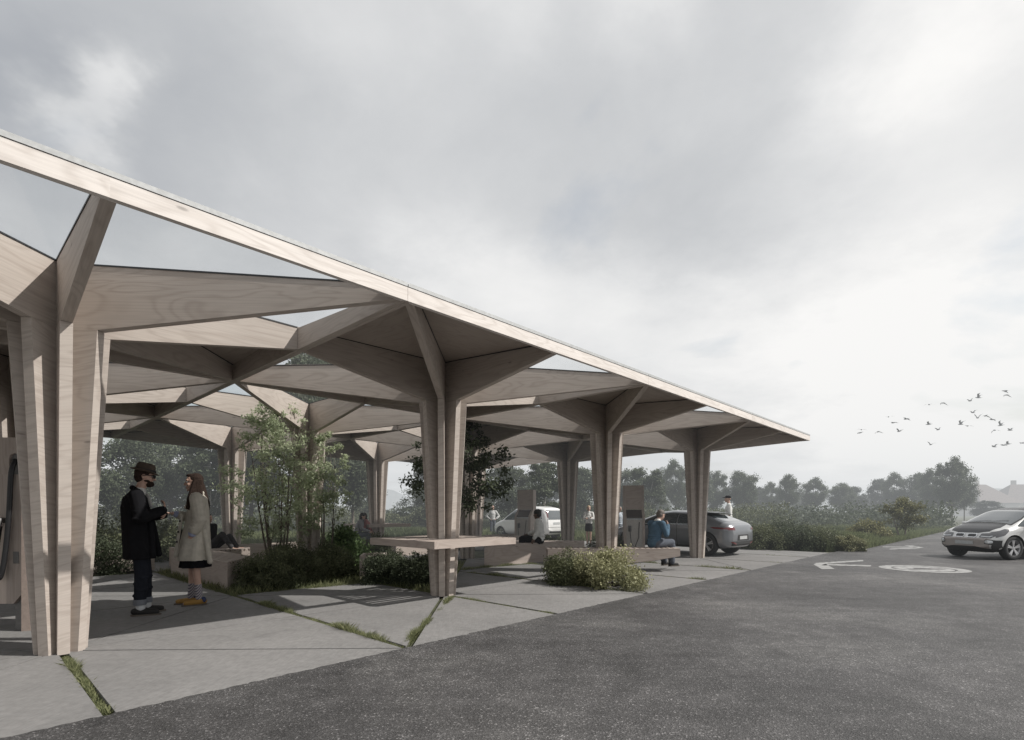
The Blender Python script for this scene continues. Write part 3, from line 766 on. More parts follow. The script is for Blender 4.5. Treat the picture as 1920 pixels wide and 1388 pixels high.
# road verge
n = 26000; t = rng.random(n); off = rng.random(n)**1.5*3.0; ex = np.array([fb.x-fa.x, fb.y-fa.y]); L = np.hypot(*ex); e_ = ex/L; nn = np.array([-e_[1], e_[0]])
X = fa.x+ex[0]*t+nn[0]*off; Yd = fa.y+ex[1]*t+nn[1]*off
o = link('verge_grass', blade_mesh('verge_grass', np.stack([X, Yd, np.full(n, -.03)], 1), .12+.18*rng.random(n), .03, .3, .4+.5*rng.random(n)), GRASSF); tag(o, 'grass verge along the road edge', 'grass', kind='stuff')

# hills of far woodland
mb = MB(); pts = []
for q in range(121):
    x = -420+q*7.0; h = 17+5*math.sin(x*.021)+3*math.sin(x*.063+1)+2.2*math.sin(x*.21)+1.2*math.sin(x*.53)+(3.5 if 85 < x < 150 else 0)
    pts.append((x, max(6, h*(1 if x < 230 else .8))))
for (xa, ha), (xb, hb) in zip(pts, pts[1:]):
    mb.poly([(xa, 330, -1), (xb, 330, -1), (xb, 345, hb), (xa, 345, ha)]); mb.poly([(xa, 345, ha), (xb, 345, hb), (xb, 420, -1), (xa, 420, -1)])
o = mb.build('hills', plain('far_woodland', (.06, .07, .06), .9, vary=.5, scale=.3), None, False); tag(o, kind='structure')

# houses in the mist
HW = plain('house_render', (.38, .36, .33), .9); HR = plain('roof_tiles', (.13, .10, .09), .9, vary=.3, scale=3); HG = plain('window_glass', (.04, .05, .06), .2)
def house(px, Y, w, d, hw, hr, rz, label):
    root = empty('house', gx(px, Y, 0), rz, label, 'house')
    m = MB(); m.box((0, 0, hw/2), (w, d, hw)); m.build('wall', HW, root)
    m = MB(); o_ = .5; a, b = w/2+o_, d/2+o_; rx = max(.5, a-b)
    c = [(-a, -b, hw+.01), (a, -b, hw+.01), (a, b, hw+.01), (-a, b, hw+.01)]; r0, r1 = (-rx, 0, hr), (rx, 0, hr)
    m.poly(list(reversed(c))); m.poly([c[0], c[1], r1, r0]); m.poly([c[1], c[2], r1]); m.poly([c[2], c[3], r0, r1]); m.poly([c[3], c[0], r0])
    rf = m.build('roof', HR, root)
    m = MB(); m.box((-rx*.6, .6, hr+.1), (.9, .9, 2.2)); m.build('chimney', HW, rf)
    for q in range(4):
        for zf in (1.5, 4.1):
            if zf+1 > hw: continue
            m = MB(); m.box((-w/2+w*(q+.5)/4, -d/2-.02, zf), (1.1, .06, 1.3)); m.build('window', HG, root)
house(1840, 150, 13, 10, 3.6, 8.9, .15, 'misty house with hipped roof and chimney right of the tree belt')
house(1916, 155, 16, 10, 3.8, 9.2, -.1, 'misty house with long roof at the right edge behind the silver compact car')

# birds
BIRD = plain('bird_feathers', (.24, .24, .245), .8)
def bird_mesh(up, fold, seed):
    m = MB(); r = random.Random(seed)
    m.tube([(-.30, 0, -.02), (-.2, 0, 0), (0, 0, .01), (.16, 0, .02), (.26, 0, .05), (.33, 0, .04)], [.02, .055, .075, .06, .035, .008], 7)
    for s in (-1, 1):
        e = (0.02, s*.30, up*.30*(1 if s > 0 else .9)); t = (-.10-fold, s*(.68-fold), up*.30+(up-.9)*.30*(.6+.5*fold))
        m.poly([(.10, s*.03, .03), (-.10, s*.03, .02), (-.13, e[1], e[2]), (.09, e[1], e[2]+.01)])
        m.poly([(.09, e[1], e[2]+.01), (-.13, e[1], e[2]), t])
    m.poly([(-.25, -.02, 0), (-.25, .02, 0), (-.42, .07, -.01), (-.42, -.07, -.01)])
    o = m.build('bird', BIRD); me = o.data; bpy.data.objects.remove(o); return me
BM = [bird_mesh(.9, .1, 1), bird_mesh(.25, .0, 2), bird_mesh(-.25, .15, 3), bird_mesh(1.4, .2, 4)]
BS = [(1615, 806, 1), (1612, 812, 1), (1646, 810, 2), (1666, 782, 1), (1675, 793, 1), (1686, 809, 0), (1699, 786, 1), (1742, 759, 1), (1768, 756, 2), (1741, 796, 0), (1745, 834, 0), (1759, 806, 0),
      (1801, 796, 3), (1814, 799, 1), (1819, 752, 0), (1834, 746, 3), (1824, 774, 0), (1833, 784, 3), (1848, 780, 2), (1860, 787, 1), (1865, 807, 2), (1876, 798, 3), (1894, 807, 0), (1864, 838, 0),
      (1881, 835, 1), (1889, 833, 0), (1884, 733, 2), (1887, 741, 2), (1917, 831, 1)]
order = sorted(range(len(BS)), key=lambda q: BS[q][0]); WORDS = 'first second third fourth fifth sixth seventh eighth ninth tenth eleventh twelfth thirteenth fourteenth fifteenth sixteenth seventeenth eighteenth nineteenth twentieth twenty-first twenty-second twenty-third twenty-fourth twenty-fifth twenty-sixth twenty-seventh twenty-eighth twenty-ninth'.split()
for rk, q in enumerate(order):
    x, y, k = BS[q]; Y = 55.0
    o = link('bird', BM[k]); o.scale = (.8, .8, .8); o.location = gx(x, Y, EYE+(H0-y)*Y/F); o.rotation_euler = (rnd.uniform(-.25, .25), rnd.uniform(-.2, .2), rnd.uniform(-.6, .6)+1.57*(1 if k in (1, 2) else 1.2))
    pose = ['with wings raised', 'gliding on level wings', 'with drooping wing tips', 'with steeply raised wings'][k]
    tag(o, 'small grey bird %s, %s of the flock counted from the left' % (pose, WORDS[rk]), 'bird', 'flock of birds over the trees')

# ragged edge of the asphalt lapping the slabs
vs = []; fs = []; nE = 900
for q in range(nE+1):
    a = -1.5+5.55*q/nE; w_ = .010+.012*math.sin(q*.9)*math.sin(q*.37)+.016*rnd.random()
    p0 = G(a, -.5-.10/S); p1 = G(a, -.5+w_/S); vs += [(p0.x, p0.y, -.0035), (p1.x, p1.y, .0080)]
    if q: fs.append((2*q-2, 2*q, 2*q+1, 2*q-1))
me = bpy.data.meshes.new('road_edge'); me.from_pydata(vs, [], fs); tag(link('road_edge', me, ASPH), kind='structure')

# painted markings on the road
def marking(name, polys, label):
    vs = []; fs = []
    for pl in polys:
        b = len(vs); vs += [(p[0], p[1], .0) for p in pl]; fs.append(tuple(range(b, b+len(pl))))
    me = bpy.data.meshes.new(name); me.from_pydata(vs, [], fs); o = link(name, me, PAINT); o.location.z = .0005; tag(o, label, 'road marking'); return o
q = lambda x, y: gp(x, y)
# arrow pointing left: tip, two barbs, shaft
marking('painted_arrow', [[q(1525, 1058.5), q(1531, 1055.5), q(1618, 1050), q(1619, 1052.5), q(1548, 1057.5)],
                          [q(1548, 1057.5), q(1634, 1060), q(1632, 1062.5), q(1540, 1059.8)],
                          [q(1525, 1058.5), q(1548, 1057.5), q(1565, 1067), q(1541, 1067.5)]], 'worn white painted arrow pointing left on the asphalt')
marking('painted_arrow', [[q(1732, 1027), q(1722, 1028.5), q(1668, 1030.5), q(1668, 1029), q(1715, 1027)],
                          [q(1715, 1027), q(1655, 1026.2), q(1655, 1025), q(1722, 1025.5)],
                          [q(1732, 1027), q(1715, 1027), q(1695, 1023), q(1710, 1023)]], 'farther white painted arrow pointing right on the asphalt')
c = (q(1662, 1067)+q(1800, 1067))/2; c = Vector((9.17, 11.85, 0)); rx = (gp(1801, 1066.5)-gp(1662, 1066.5)).length/2
c = gx(1731.5, F*EYE/(1066.7-H0)); ry = (gp(1731, 1060).y-gp(1731, 1075).y)/2
def el(f, t, ox=0, oy=0): return (c.x+ox+f*rx*math.cos(t), c.y+oy+f*ry*math.sin(t))
ring = [[el(1, k*math.pi/24) for k in range(48)]]
carp = [[(-.50, -.16), (-.28, -.20), (-.28, .02), (-.46, .0)], [(-.28, .02), (-.28, -.20), (.30, -.20), (.30, .04)], [(.30, .04), (.30, -.20), (.50, -.16), (.50, .02)],
        [(-.22, .04), (.22, .05), (.12, .24), (-.12, .24)], [(-.08, -.46), (.10, -.30), (.02, -.30), (.08, -.22), (-.14, -.33), (-.02, -.34)]]
rd = marking('painted_roundel', ring, 'round white painted emblem of an electric car on the asphalt')
me = bpy.data.meshes.new('car_pictogram'); vs = []; fs = []
inner = [[(.66*math.cos(a)*k_, .66*math.sin(a)*k_*1.0) for a, k_ in ((t0, 1), (t1, 1), (t1, 1.09), (t0, 1.09))] for t0, t1 in [(k*math.pi/20, (k+1)*math.pi/20) for k in range(40)]]
for p in carp[:4]+inner:
    b_ = len(vs); vs += [(c.x+x*rx, c.y+y*ry, .0008) for x, y in p]; fs.append(tuple(range(b_, b_+len(p))))
me.from_pydata(vs, [], fs); link('car_pictogram', me, ASPH, rd)
# ------------------------------------------------------------------ cars
from mathutils.bvhtree import BVHTree
def paint(name, col, metal=.6, rough=.32, coat=.6):
    m = plain(name, col, rough, metal, .5, .03, 8, 0, coat); return m
SILVER = paint('silver_paint', (.62, .62, .61), .35); GREYP = paint('graphite_paint', (.21, .22, .235), .4); WHITEP = paint('white_paint', (.78, .78, .77), 0, .3)
GREYB = paint('bumper_grey', (.32, .29, .27), .1, .4, .3); BLKP = paint('gloss_black_paint', (.012, .012, .014), 0, .32, .15)
BLK = plain('black_plastic', (.02, .02, .02), .6); RUB = plain('tyre_rubber', (.022, .022, .023), .85, bump=.2)
CHROME = plain('chrome', (.75, .75, .76), .15, .6); ALLOY = plain('alloy', (.55, .55, .56), .3, .8); CARGL = plain('tinted_car_glass', (.035, .045, .05), .06, 0, .9, coat=1.0)
CARGL2 = plain('pale_car_glass', (.09, .10, .105), .08, 0, .9, coat=1.0)
REDL = plain('red_lamp', (.13, .010, .012), .2, coat=1.0); CLEARL = plain('clear_lamp', (.55, .57, .58), .1, .3, coat=1.0); DARKL = plain('dark_lamp', (.09, .09, .095), .12, .2, coat=1.0)
PLATE = plain('number_plate', (.42, .43, .43), .5); INK = plain('plate_ink', (.03, .03, .03), .6); SEAM = plain('panel_gap', (.012, .012, .012), .7)
def curve(pts, n):
    xs = np.array([p[0] for p in pts]); ys = np.array([p[1] for p in pts]); X = np.linspace(xs[0], xs[-1], 800); Y = np.interp(X, xs, ys)
    k = np.ones(27)/27; Yp = np.pad(Y, 13, mode='edge'); Ys = np.convolve(Yp, k, 'valid')
    e = np.minimum(np.arange(800), np.arange(800)[::-1])/13.0; e = np.clip(e, 0, 1); Y2 = Y*(1-e)+Ys*e
    return lambda x: np.interp(x, X, Y2)
class Car:
    def __init__(s, name, label, loc, rz, scale, mat, L, W, top, bot, belt, tum, wheels, wr, sq=4.2, endr=.42, cat='car'):
        s.root = empty(name, loc, rz, label, cat, None, scale); s.mat = mat
        ft, fb_ = curve(top, 0), curve(bot, 0); hl = L/2
        NS, NR = 110, 64
        t = np.linspace(0, np.pi, NS); xs = -np.cos(t)*hl
        th = np.linspace(-np.pi/2, np.pi/2, 600); rings = []
        for x in xs:
            zt, zb = float(ft(x)), float(fb_(x)); zc, hz = (zt+zb)/2, (zt-zb)/2
            e = max(0, (abs(x)-(hl-endr))/endr); w = W/2*(1-.24*e**3)
            y = np.abs(np.cos(th))**(2/sq)*w; z = zc+hz*np.sign(np.sin(th))*np.abs(np.sin(th))**(2/sq)
            u = np.clip((z-belt)/(1.5-belt), 0, 1.2); y = y*(1-tum*u**1.15)
            lo = np.clip((.55-z)/.4, 0, 1); y = y*(1-.05*lo**2); y = y*(1+.012*np.exp(-((z-belt+.10)/.06)**2))
            d = np.r_[0, np.cumsum(np.hypot(np.diff(y), np.diff(z)))]; q = np.linspace(0, d[-1], NR)
            rings.append((np.interp(q, d, y), np.interp(q, d, z)))
        V = []; Fc = []
        for x, (y, z) in zip(xs, rings):
            for k in range(NR): V.append((x, y[k], z[k]))
            for k in range(NR-2, 0, -1): V.append((x, -y[k], z[k]))
        M = 2*NR-2
        for i in range(NS-1):
            for k in range(M):
                a, b = i*M+k, i*M+(k+1) % M; Fc.append((a, a+M, b+M, b))
        Fc.append(tuple(range(0, M))); Fc.append(tuple(range((NS-1)*M+M-1, (NS-1)*M-1, -1)))
        me = bpy.data.meshes.new('body'); me.from_pydata(V, [], Fc); me.update()
        bm = bmesh.new(); bm.from_mesh(me); bmesh.ops.recalc_face_normals(bm, faces=bm.faces); bm.to_mesh(me)
        s.bvh = BVHTree.FromBMesh(bm); bm.free()
        me.materials.append(mat); me.materials.append(BLK)
        body = link('body', me, None, s.root, True)
        # wheel arches
        cut = bmesh.new(); ca = wr*1.13
        for x in wheels:
            for sy in (-1, 1):
                bmesh.ops.create_cone(cut, cap_ends=True, segments=48, radius1=ca, radius2=ca, depth=.5,
                                      matrix=Matrix.Translation((x, sy*(W/2-.06), wr*1.0)) @ Matrix.Rotation(math.pi/2, 4, 'X'))
        cm = bpy.data.meshes.new('cut'); cut.to_mesh(cm); cut.free(); cm.materials.append(BLK); cm.materials.append(BLK)
        cm.polygons.foreach_set('material_index', [1]*len(cm.polygons))
        co_ = bpy.data.objects.new('cut', cm); COL.objects.link(co_); co_.parent = s.root
        mod = body.modifiers.new('b', 'BOOLEAN'); mod.object = co_; mod.operation = 'DIFFERENCE'; mod.solver = 'EXACT'
        bpy.context.view_layer.update()
        dg = bpy.context.evaluated_depsgraph_get(); nm = bpy.data.meshes.new_from_object(body.evaluated_get(dg))
        body.modifiers.clear(); body.data = nm; nm.name = 'body'; bpy.data.objects.remove(co_)
        at = nm.attributes.get('sharp_edge')
        try: nm.set_sharp_from_angle(angle=R(40))
        except Exception: pass
        s.body = body; s.W = W; s.wr = wr
        # wheels
        for x in wheels:
            for sy in (-1, 1):
                s.wheel(x, sy, wr, W)
    def wheel(s, x, sy, r, W):
        def lathe(prof, n=40):
            m = MB(); b = 0
            for k in range(n):
                a0, a1 = 2*math.pi*k/n, 2*math.pi*(k+1)/n
                for (r0, y0), (r1, y1) in zip(prof, prof[1:]):
                    m.poly([(r0*math.cos(a0), y0, r0*math.sin(a0)), (r1*math.cos(a0), y1, r1*math.sin(a0)), (r1*math.cos(a1), y1, r1*math.sin(a1)), (r0*math.cos(a1), y0, r0*math.sin(a1))][::(1 if sy > 0 else -1)])
            return m
        yo = sy
        tyre = lathe([(r*.66, .085*yo), (r*.72, .100*yo), (r*.93, .10*yo), (r*.985, .085*yo), (r, .05*yo), (r, -.09*yo), (r*.93, -.11*yo), (r*.6, -.11*yo)])
        o = tyre.build('wheel', RUB, s.root, True); o.location = (x, sy*(W/2-.115), r)
        rim = lathe([(r*.70, .088*yo), (r*.67, .092*yo), (r*.64, .06*yo), (r*.60, .0)])
        sp = rim
        for k in range(5):
            a = 2*math.pi*k/5+.3
            for da in (-.13, .13):
                p0 = Vector((math.cos(a+da*.6)*r*.08, .075*yo, math.sin(a+da*.6)*r*.08)); p1 = Vector((math.cos(a+da)*r*.655, .088*yo, math.sin(a+da)*r*.655))
                d = (p1-p0).normalized(); w = Vector((d.z, 0, -d.x))*.020; y = Vector((0, .022*yo, 0))
                sp.prism([p0-w-y, p1-w-y, p1-w, p0-w], [p0+w-y, p1+w-y, p1+w, p0+w], d)
        for k in range(20):
            a0, a1 = 2*math.pi*k/20, 2*math.pi*(k+1)/20
            sp.poly([(0, .08*yo, 0), (r*.14*math.cos(a0), .078*yo, r*.14*math.sin(a0)), (r*.14*math.cos(a1), .078*yo, r*.14*math.sin(a1))])
        sp.build('rim', ALLOY, o)
        m = MB()
        for k in range(24):
            a0, a1 = 2*math.pi*k/24, 2*math.pi*(k+1)/24
            m.poly([(0, .02*yo, 0), (r*.66*math.cos(a0), .02*yo, r*.66*math.sin(a0)), (r*.66*math.cos(a1), .02*yo, r*.66*math.sin(a1))])
        m.build('brake_disc', BLK, o)
    def decal(s, name, view, poly, mat, off=.004, parent=None, mirror=False, grid=.035, thick=0.0):
        for mir in ((1, -1) if mirror else (1,)):
            bm = bmesh.new(); vs = [bm.verts.new((u*(mir if view in 'front rear top' and mirror else 1), v, 0)) for u, v in poly]
            bm.faces.new(vs); bmesh.ops.triangulate(bm, faces=bm.faces)
            for _ in range(7):
                le = [e for e in bm.edges if e.calc_length() > grid]
                if not le: break
                bmesh.ops.subdivide_edges(bm, edges=le, cuts=1, use_grid_fill=False); bmesh.ops.triangulate(bm, faces=bm.faces)
            bad = []
            for v in bm.verts:
                u, z = v.co.x, v.co.y
                if view == 'side': o_, d = Vector((u, 3*mir, z)), Vector((0, -mir, 0))
                elif view == 'front': o_, d = Vector((5, u, z)), Vector((-1, 0, 0))
                elif view == 'rear': o_, d = Vector((-5, u, z)), Vector((1, 0, 0))
                else: o_, d = Vector((z, u, 5)), Vector((0, 0, -1))       # top: (y, x)
                hit, nr, idx, dist = s.bvh.ray_cast(o_, d)
                if hit is None: bad.append(v); continue
                if nr.dot(d) > 0: nr = -nr
                v.co = hit+nr*off
            bmesh.ops.delete(bm, geom=bad, context='VERTS')
            bmesh.ops.recalc_face_normals(bm, faces=bm.faces)
            me = bpy.data.meshes.new(name); bm.to_mesh(me); bm.free()
            link(name, me, mat, parent or s.root, True)
    def line(s, name, view, pts, w, mat, off=.003, mirror=False, parent=None):
        for a, b in zip(pts, pts[1:]):
            d = Vector((b[0]-a[0], b[1]-a[1])); d.normalize(); n = Vector((-d.y, d.x))*w/2; d = d*w*.3
            s.decal(name, view, [(a[0]-d.x-n.x, a[1]-d.y-n.y), (b[0]+d.x-n.x, b[1]+d.y-n.y), (b[0]+d.x+n.x, b[1]+d.y+n.y), (a[0]-d.x+n.x, a[1]-d.y+n.y)], mat, off, parent, mirror)

def rrect(x0, y0, x1, y1, r, n=4):
    out = []
    for cx_, cy_, a0 in ((x1-r, y1-r, 0), (x0+r, y1-r, 90), (x0+r, y0+r, 180), (x1-r, y0+r, 270)):
        for k in range(n+1):
            a = R(a0+90*k/n); out.append((cx_+r*math.cos(a), cy_+r*math.sin(a)))
    return out
# --- grey coupe-like hatchback under the outermost canopy, tail to the right
ax_c = (gp(1336, 1042)+gp(1385, 1037.5))/2; fwd = Vector((-.675, .738, 0)); sc = .88
ctr = ax_c + fwd*(1.50*sc) + Vector((-.24, -.05, 0))
c = Car('parked_hatchback', 'graphite grey hatchback parked tail out beside the outermost timber column', ctr, math.atan2(fwd.y, fwd.x), sc, GREYP, 4.68, 1.90,
        [(-2.34, .95), (-2.31, 1.04), (-2.22, 1.10), (-1.95, 1.19), (-1.6, 1.33), (-1.2, 1.43), (-.7, 1.495), (-.1, 1.52), (.4, 1.47), (.95, 1.26), (1.35, 1.07), (1.6, 1.01), (1.95, .94), (2.2, .82), (2.34, .62)],
        [(-2.34, .40), (-2.26, .30), (-1.9, .24), (1.9, .22), (2.2, .28), (2.34, .42)], .98, .20, (-1.50, 1.49), .385, 4.8, .36, 'car')
c.decal('side_window', 'side', [(-1.30, 1.06), (-.48, 1.01), (-.48, 1.39), (-.85, 1.37), (-1.2, 1.24)], CARGL, mirror=True)
c.decal('side_window', 'side', [(-.43, 1.01), (.42, .985), (.30, 1.36), (.0, 1.41), (-.43, 1.40)], CARGL, mirror=True)
c.decal('side_window', 'side', [(.47, .985), (1.22, .965), (.80, 1.20), (.36, 1.35)], CARGL, mirror=True)
c.decal('rear_window', 'top', [(-.60, -1.30), (.60, -1.30), (.66, -2.05), (-.66, -2.05)], CARGL)
c.decal('windscreen', 'top', [(-.60, .42), (.60, .42), (.70, 1.28), (-.70, 1.28)], CARGL)
c.line('door_seam', 'side', [(-.46, 1.0), (-.46, .36), (-.40, .34)], .012, SEAM, mirror=True); c.line('door_seam', 'side', [(.55, .97), (.62, .36)], .012, SEAM, mirror=True); c.line('door_seam', 'side', [(-1.22, 1.02), (-1.0, .6), (-.98, .36)], .012, SEAM, mirror=True)
c.decal('tail_light', 'side', [(-2.28, .885), (-1.80, .91), (-1.66, .955), (-1.78, .965), (-2.28, .945)], REDL, .006, mirror=True)
c.decal('tail_light', 'rear', [(.58, .865), (.86, .87), (.90, .96), (.62, .955)], REDL, .007, mirror=True)
c.decal('number_plate', 'rear', [(-.27, .56), (.27, .56), (.27, .67), (-.27, .67)], PLATE, .016)
c.decal('plate_recess', 'rear', [(-.42, .52), (.42, .52), (.36, .71), (-.36, .71)], BLK, .008)
c.decal('rear_valance', 'rear', [(-.70, .36), (.70, .36), (.76, .50), (-.76, .50)], BLK, .008)
c.decal('bumper_reflector', 'rear', [(.50, .40), (.78, .47), (.76, .50), (.49, .43)], REDL, .014, mirror=True)
c.decal('side_skirt', 'side', [(-1.05, .24), (1.05, .24), (1.02, .34), (-1.02, .34)], BLK, .006, mirror=True)
m = MB(); m.prism([(-1.42, -.62, 1.40), (-1.42, .62, 1.40), (-1.12, .66, 1.455), (-1.12, -.66, 1.455)], [(-1.66, -.56, 1.425), (-1.66, .56, 1.425), (-1.12, .66, 1.475), (-1.12, -.66, 1.475)]); m.build('spoiler', BLKP, c.root)
m = MB(); 
for sy in (-1, 1): m = MB(); m.box((.92, sy*1.0, 1.02), (.16, .22, .12)); m.build('wing_mirror', BLKP, c.root, True, .03)
# --- silver compact city car on the road, nose to the left
wl, wr_ = gp(1888, 1050), gp(1790, 1042); l = (wl-wr_); l.z = 0; l.normalize(); f2 = Vector((l.y, -l.x, 0)); sc = .9
ctr = (wl+wr_)/2 - f2*(1.285*sc) + Vector((.10, 0, 0))
b = Car('compact_car', 'silver compact car with black bonnet driving in at the right edge of the road', ctr, math.atan2(f2.y, f2.x), sc, SILVER, 4.0, 1.775,
        [(-2, .95), (-1.97, 1.2), (-1.85, 1.42), (-1.5, 1.52), (-.7, 1.575), (.0, 1.56), (.45, 1.46), (.9, 1.25), (1.28, 1.06), (1.5, .99), (1.72, .90), (1.9, .76), (2, .60)],
        [(-2, .50), (-1.85, .3), (-1.6, .22), (1.6, .20), (1.85, .24), (2, .36)], .98, .16, (-1.30, 1.285), .35, 4.0, .50, 'car')
b.decal('bonnet', 'top', [(-.62, 1.24), (.62, 1.24), (.66, 1.5), (.56, 1.78), (.3, 1.86), (-.3, 1.86), (-.56, 1.78), (-.66, 1.5)], BLKP, .005)
b.decal('windscreen', 'top', [(-.60, .30), (.60, .30), (.70, .8), (.72, 1.20), (-.72, 1.20), (-.70, .8)], CARGL2, .006)
b.line('windscreen_frame', 'top', [(-.72, 1.21), (.72, 1.21)], .03, BLK, .010); b.line('windscreen_frame', 'top', [(-.72, 1.2), (-.70, .8), (-.60, .30), (.60, .30), (.70, .8), (.72, 1.2)], .035, BLKP, .009)
b.decal('roof_skin', 'top', [(-.60, -1.6), (.60, -1.6), (.64, .26), (-.64, .26)], BLKP, .005)
b.decal('side_window', 'side', [(1.15, .99), (.10, 1.0), (.04, 1.43), (.34, 1.38), (.75, 1.20)], CARGL, .006, mirror=True)
b.decal('side_window', 'side', [(.02, .98), (-.75, .92), (-.75, 1.44), (-.04, 1.45)], CARGL, .006, mirror=True)
b.decal('side_window', 'side', [(-.80, 1.03), (-1.5, 1.08), (-1.55, 1.34), (-.80, 1.43)], CARGL, .006, mirror=True)
for sy in (-1, 1):
    k_ = [(sy*y, z) for y, z in rrect(.040, .645, .325, .775, .045)]; k_ = k_[::sy]
    b.decal('kidney_grille', 'front', k_, CHROME, .012)
    k_ = [(sy*y, z) for y, z in rrect(.065, .672, .295, .748, .032)]; k_ = k_[::sy]
    b.decal('kidney_grille', 'front', k_, BLKP, .018)
b.decal('headlight', 'front', [(.40, .66), (.70, .64), (.80, .72), (.845, .86), (.70, .80), (.42, .77)], DARKL, .010, mirror=True)
b.decal('light_tube', 'front', [(.44, .675), (.68, .662), (.74, .70), (.70, .712), (.66, .69), (.45, .70)], CLEARL, .016, mirror=True)
b.decal('headlight', 'side', [(1.86, .66), (1.62, .74), (1.40, .90), (1.52, .91), (1.80, .82)], DARKL, .010, mirror=True)
b.decal('front_bumper', 'front', [(-.66, .32), (.66, .32), (.76, .60), (.60, .64), (-.60, .64), (-.76, .60)], GREYB, .006)
b.decal('black_lip', 'front', [(-.84, .20), (.84, .20), (.70, .33), (.42, .33), (.32, .39), (-.32, .39), (-.42, .33), (-.70, .33)], BLK, .013)
b.decal('corner_trim', 'front', [(.70, .33), (.84, .20), (.87, .58), (.60, .60), (.58, .48), (.74, .45)], BLK, .014, mirror=True)
b.decal('fog_lamp', 'front', rrect(.60, .49, .76, .575, .035), CLEARL, .020, mirror=True)
b.decal('number_plate', 'front', [(-.27, .44), (.27, .44), (.27, .55), (-.27, .55)], PLATE, .020)
b.decal('side_skirt', 'side', [(-.92, .22), (.92, .22), (.92, .32), (-.92, .32)], BLK, .006, mirror=True)
b.line('door_seam', 'side', [(.0, .98), (-.02, .36), (.78, .36), (.92, .7), (.92, .98)], .012, SEAM, mirror=True)
b.line('wiper', 'top', [(-.5, 1.17), (.1, 1.10)], .02, BLK, .02); b.line('wiper', 'top', [(.05, 1.17), (.55, 1.05)], .02, BLK, .02)
for sy in (-1, 1): m = MB(); m.box((.72, sy*.96, 1.05), (.14, .22, .14)); m.build('wing_mirror', WHITEP if sy < 0 else BLKP, b.root, True, .03)
# --- small white van-like car, tail to the viewer
fw = Vector((math.cos(R(134)), math.sin(R(134)), 0)); sc = .92
v = Car('white_minivan', 'small white minivan parked with its tail toward the benches', Vector((1.95, 24.3, 0))+fw*1.80*sc, R(134), sc, WHITEP, 3.9, 1.62,
        [(-1.95, .9), (-1.93, 1.15), (-1.84, 1.42), (-1.68, 1.58), (-1.2, 1.66), (-.2, 1.68), (.35, 1.58), (.85, 1.28), (1.2, 1.02), (1.5, .92), (1.78, .80), (1.95, .60)],
        [(-1.95, .45), (-1.85, .3), (-1.6, .22), (1.6, .2), (1.85, .26), (1.95, .4)], .98, .13, (-1.25, 1.3), .30, 5.0, .40, 'car')
v.decal('rear_window', 'rear', [(-.60, 1.0), (.60, 1.0), (.57, 1.46), (-.57, 1.46)], CARGL2, .006)
v.decal('side_window', 'side', [(-1.70, 1.03), (-.95, 1.0), (-.95, 1.52), (-1.55, 1.50)], CARGL, .006, mirror=True)
v.decal('side_window', 'side', [(-.90, 1.0), (-.08, .98), (-.08, 1.53), (-.9, 1.53)], CARGL, .006, mirror=True)
v.decal('side_window', 'side', [(-.03, .98), (1.0, .97), (.75, 1.22), (.28, 1.50), (-.03, 1.53)], CARGL, .006, mirror=True)
v.decal('windscreen', 'top', [(-.56, .36), (.56, .36), (.62, 1.12), (-.62, 1.12)], CARGL, .006)
v.decal('tail_light', 'rear', rrect(.575, 1.10, .625, 1.42, .02), REDL, .008, mirror=True)
v.decal('number_plate', 'rear', [(-.25, .76), (.25, .76), (.25, .87), (-.25, .87)], PLATE, .010)
v.line('tailgate_seam', 'rear', [(-.66, 1.5), (-.62, .62), (.62, .62), (.66, 1.5)], .014, SEAM); v.decal('rear_valance', 'rear', [(-.5, .34), (.5, .34), (.46, .42), (-.46, .42)], BLK, .008)

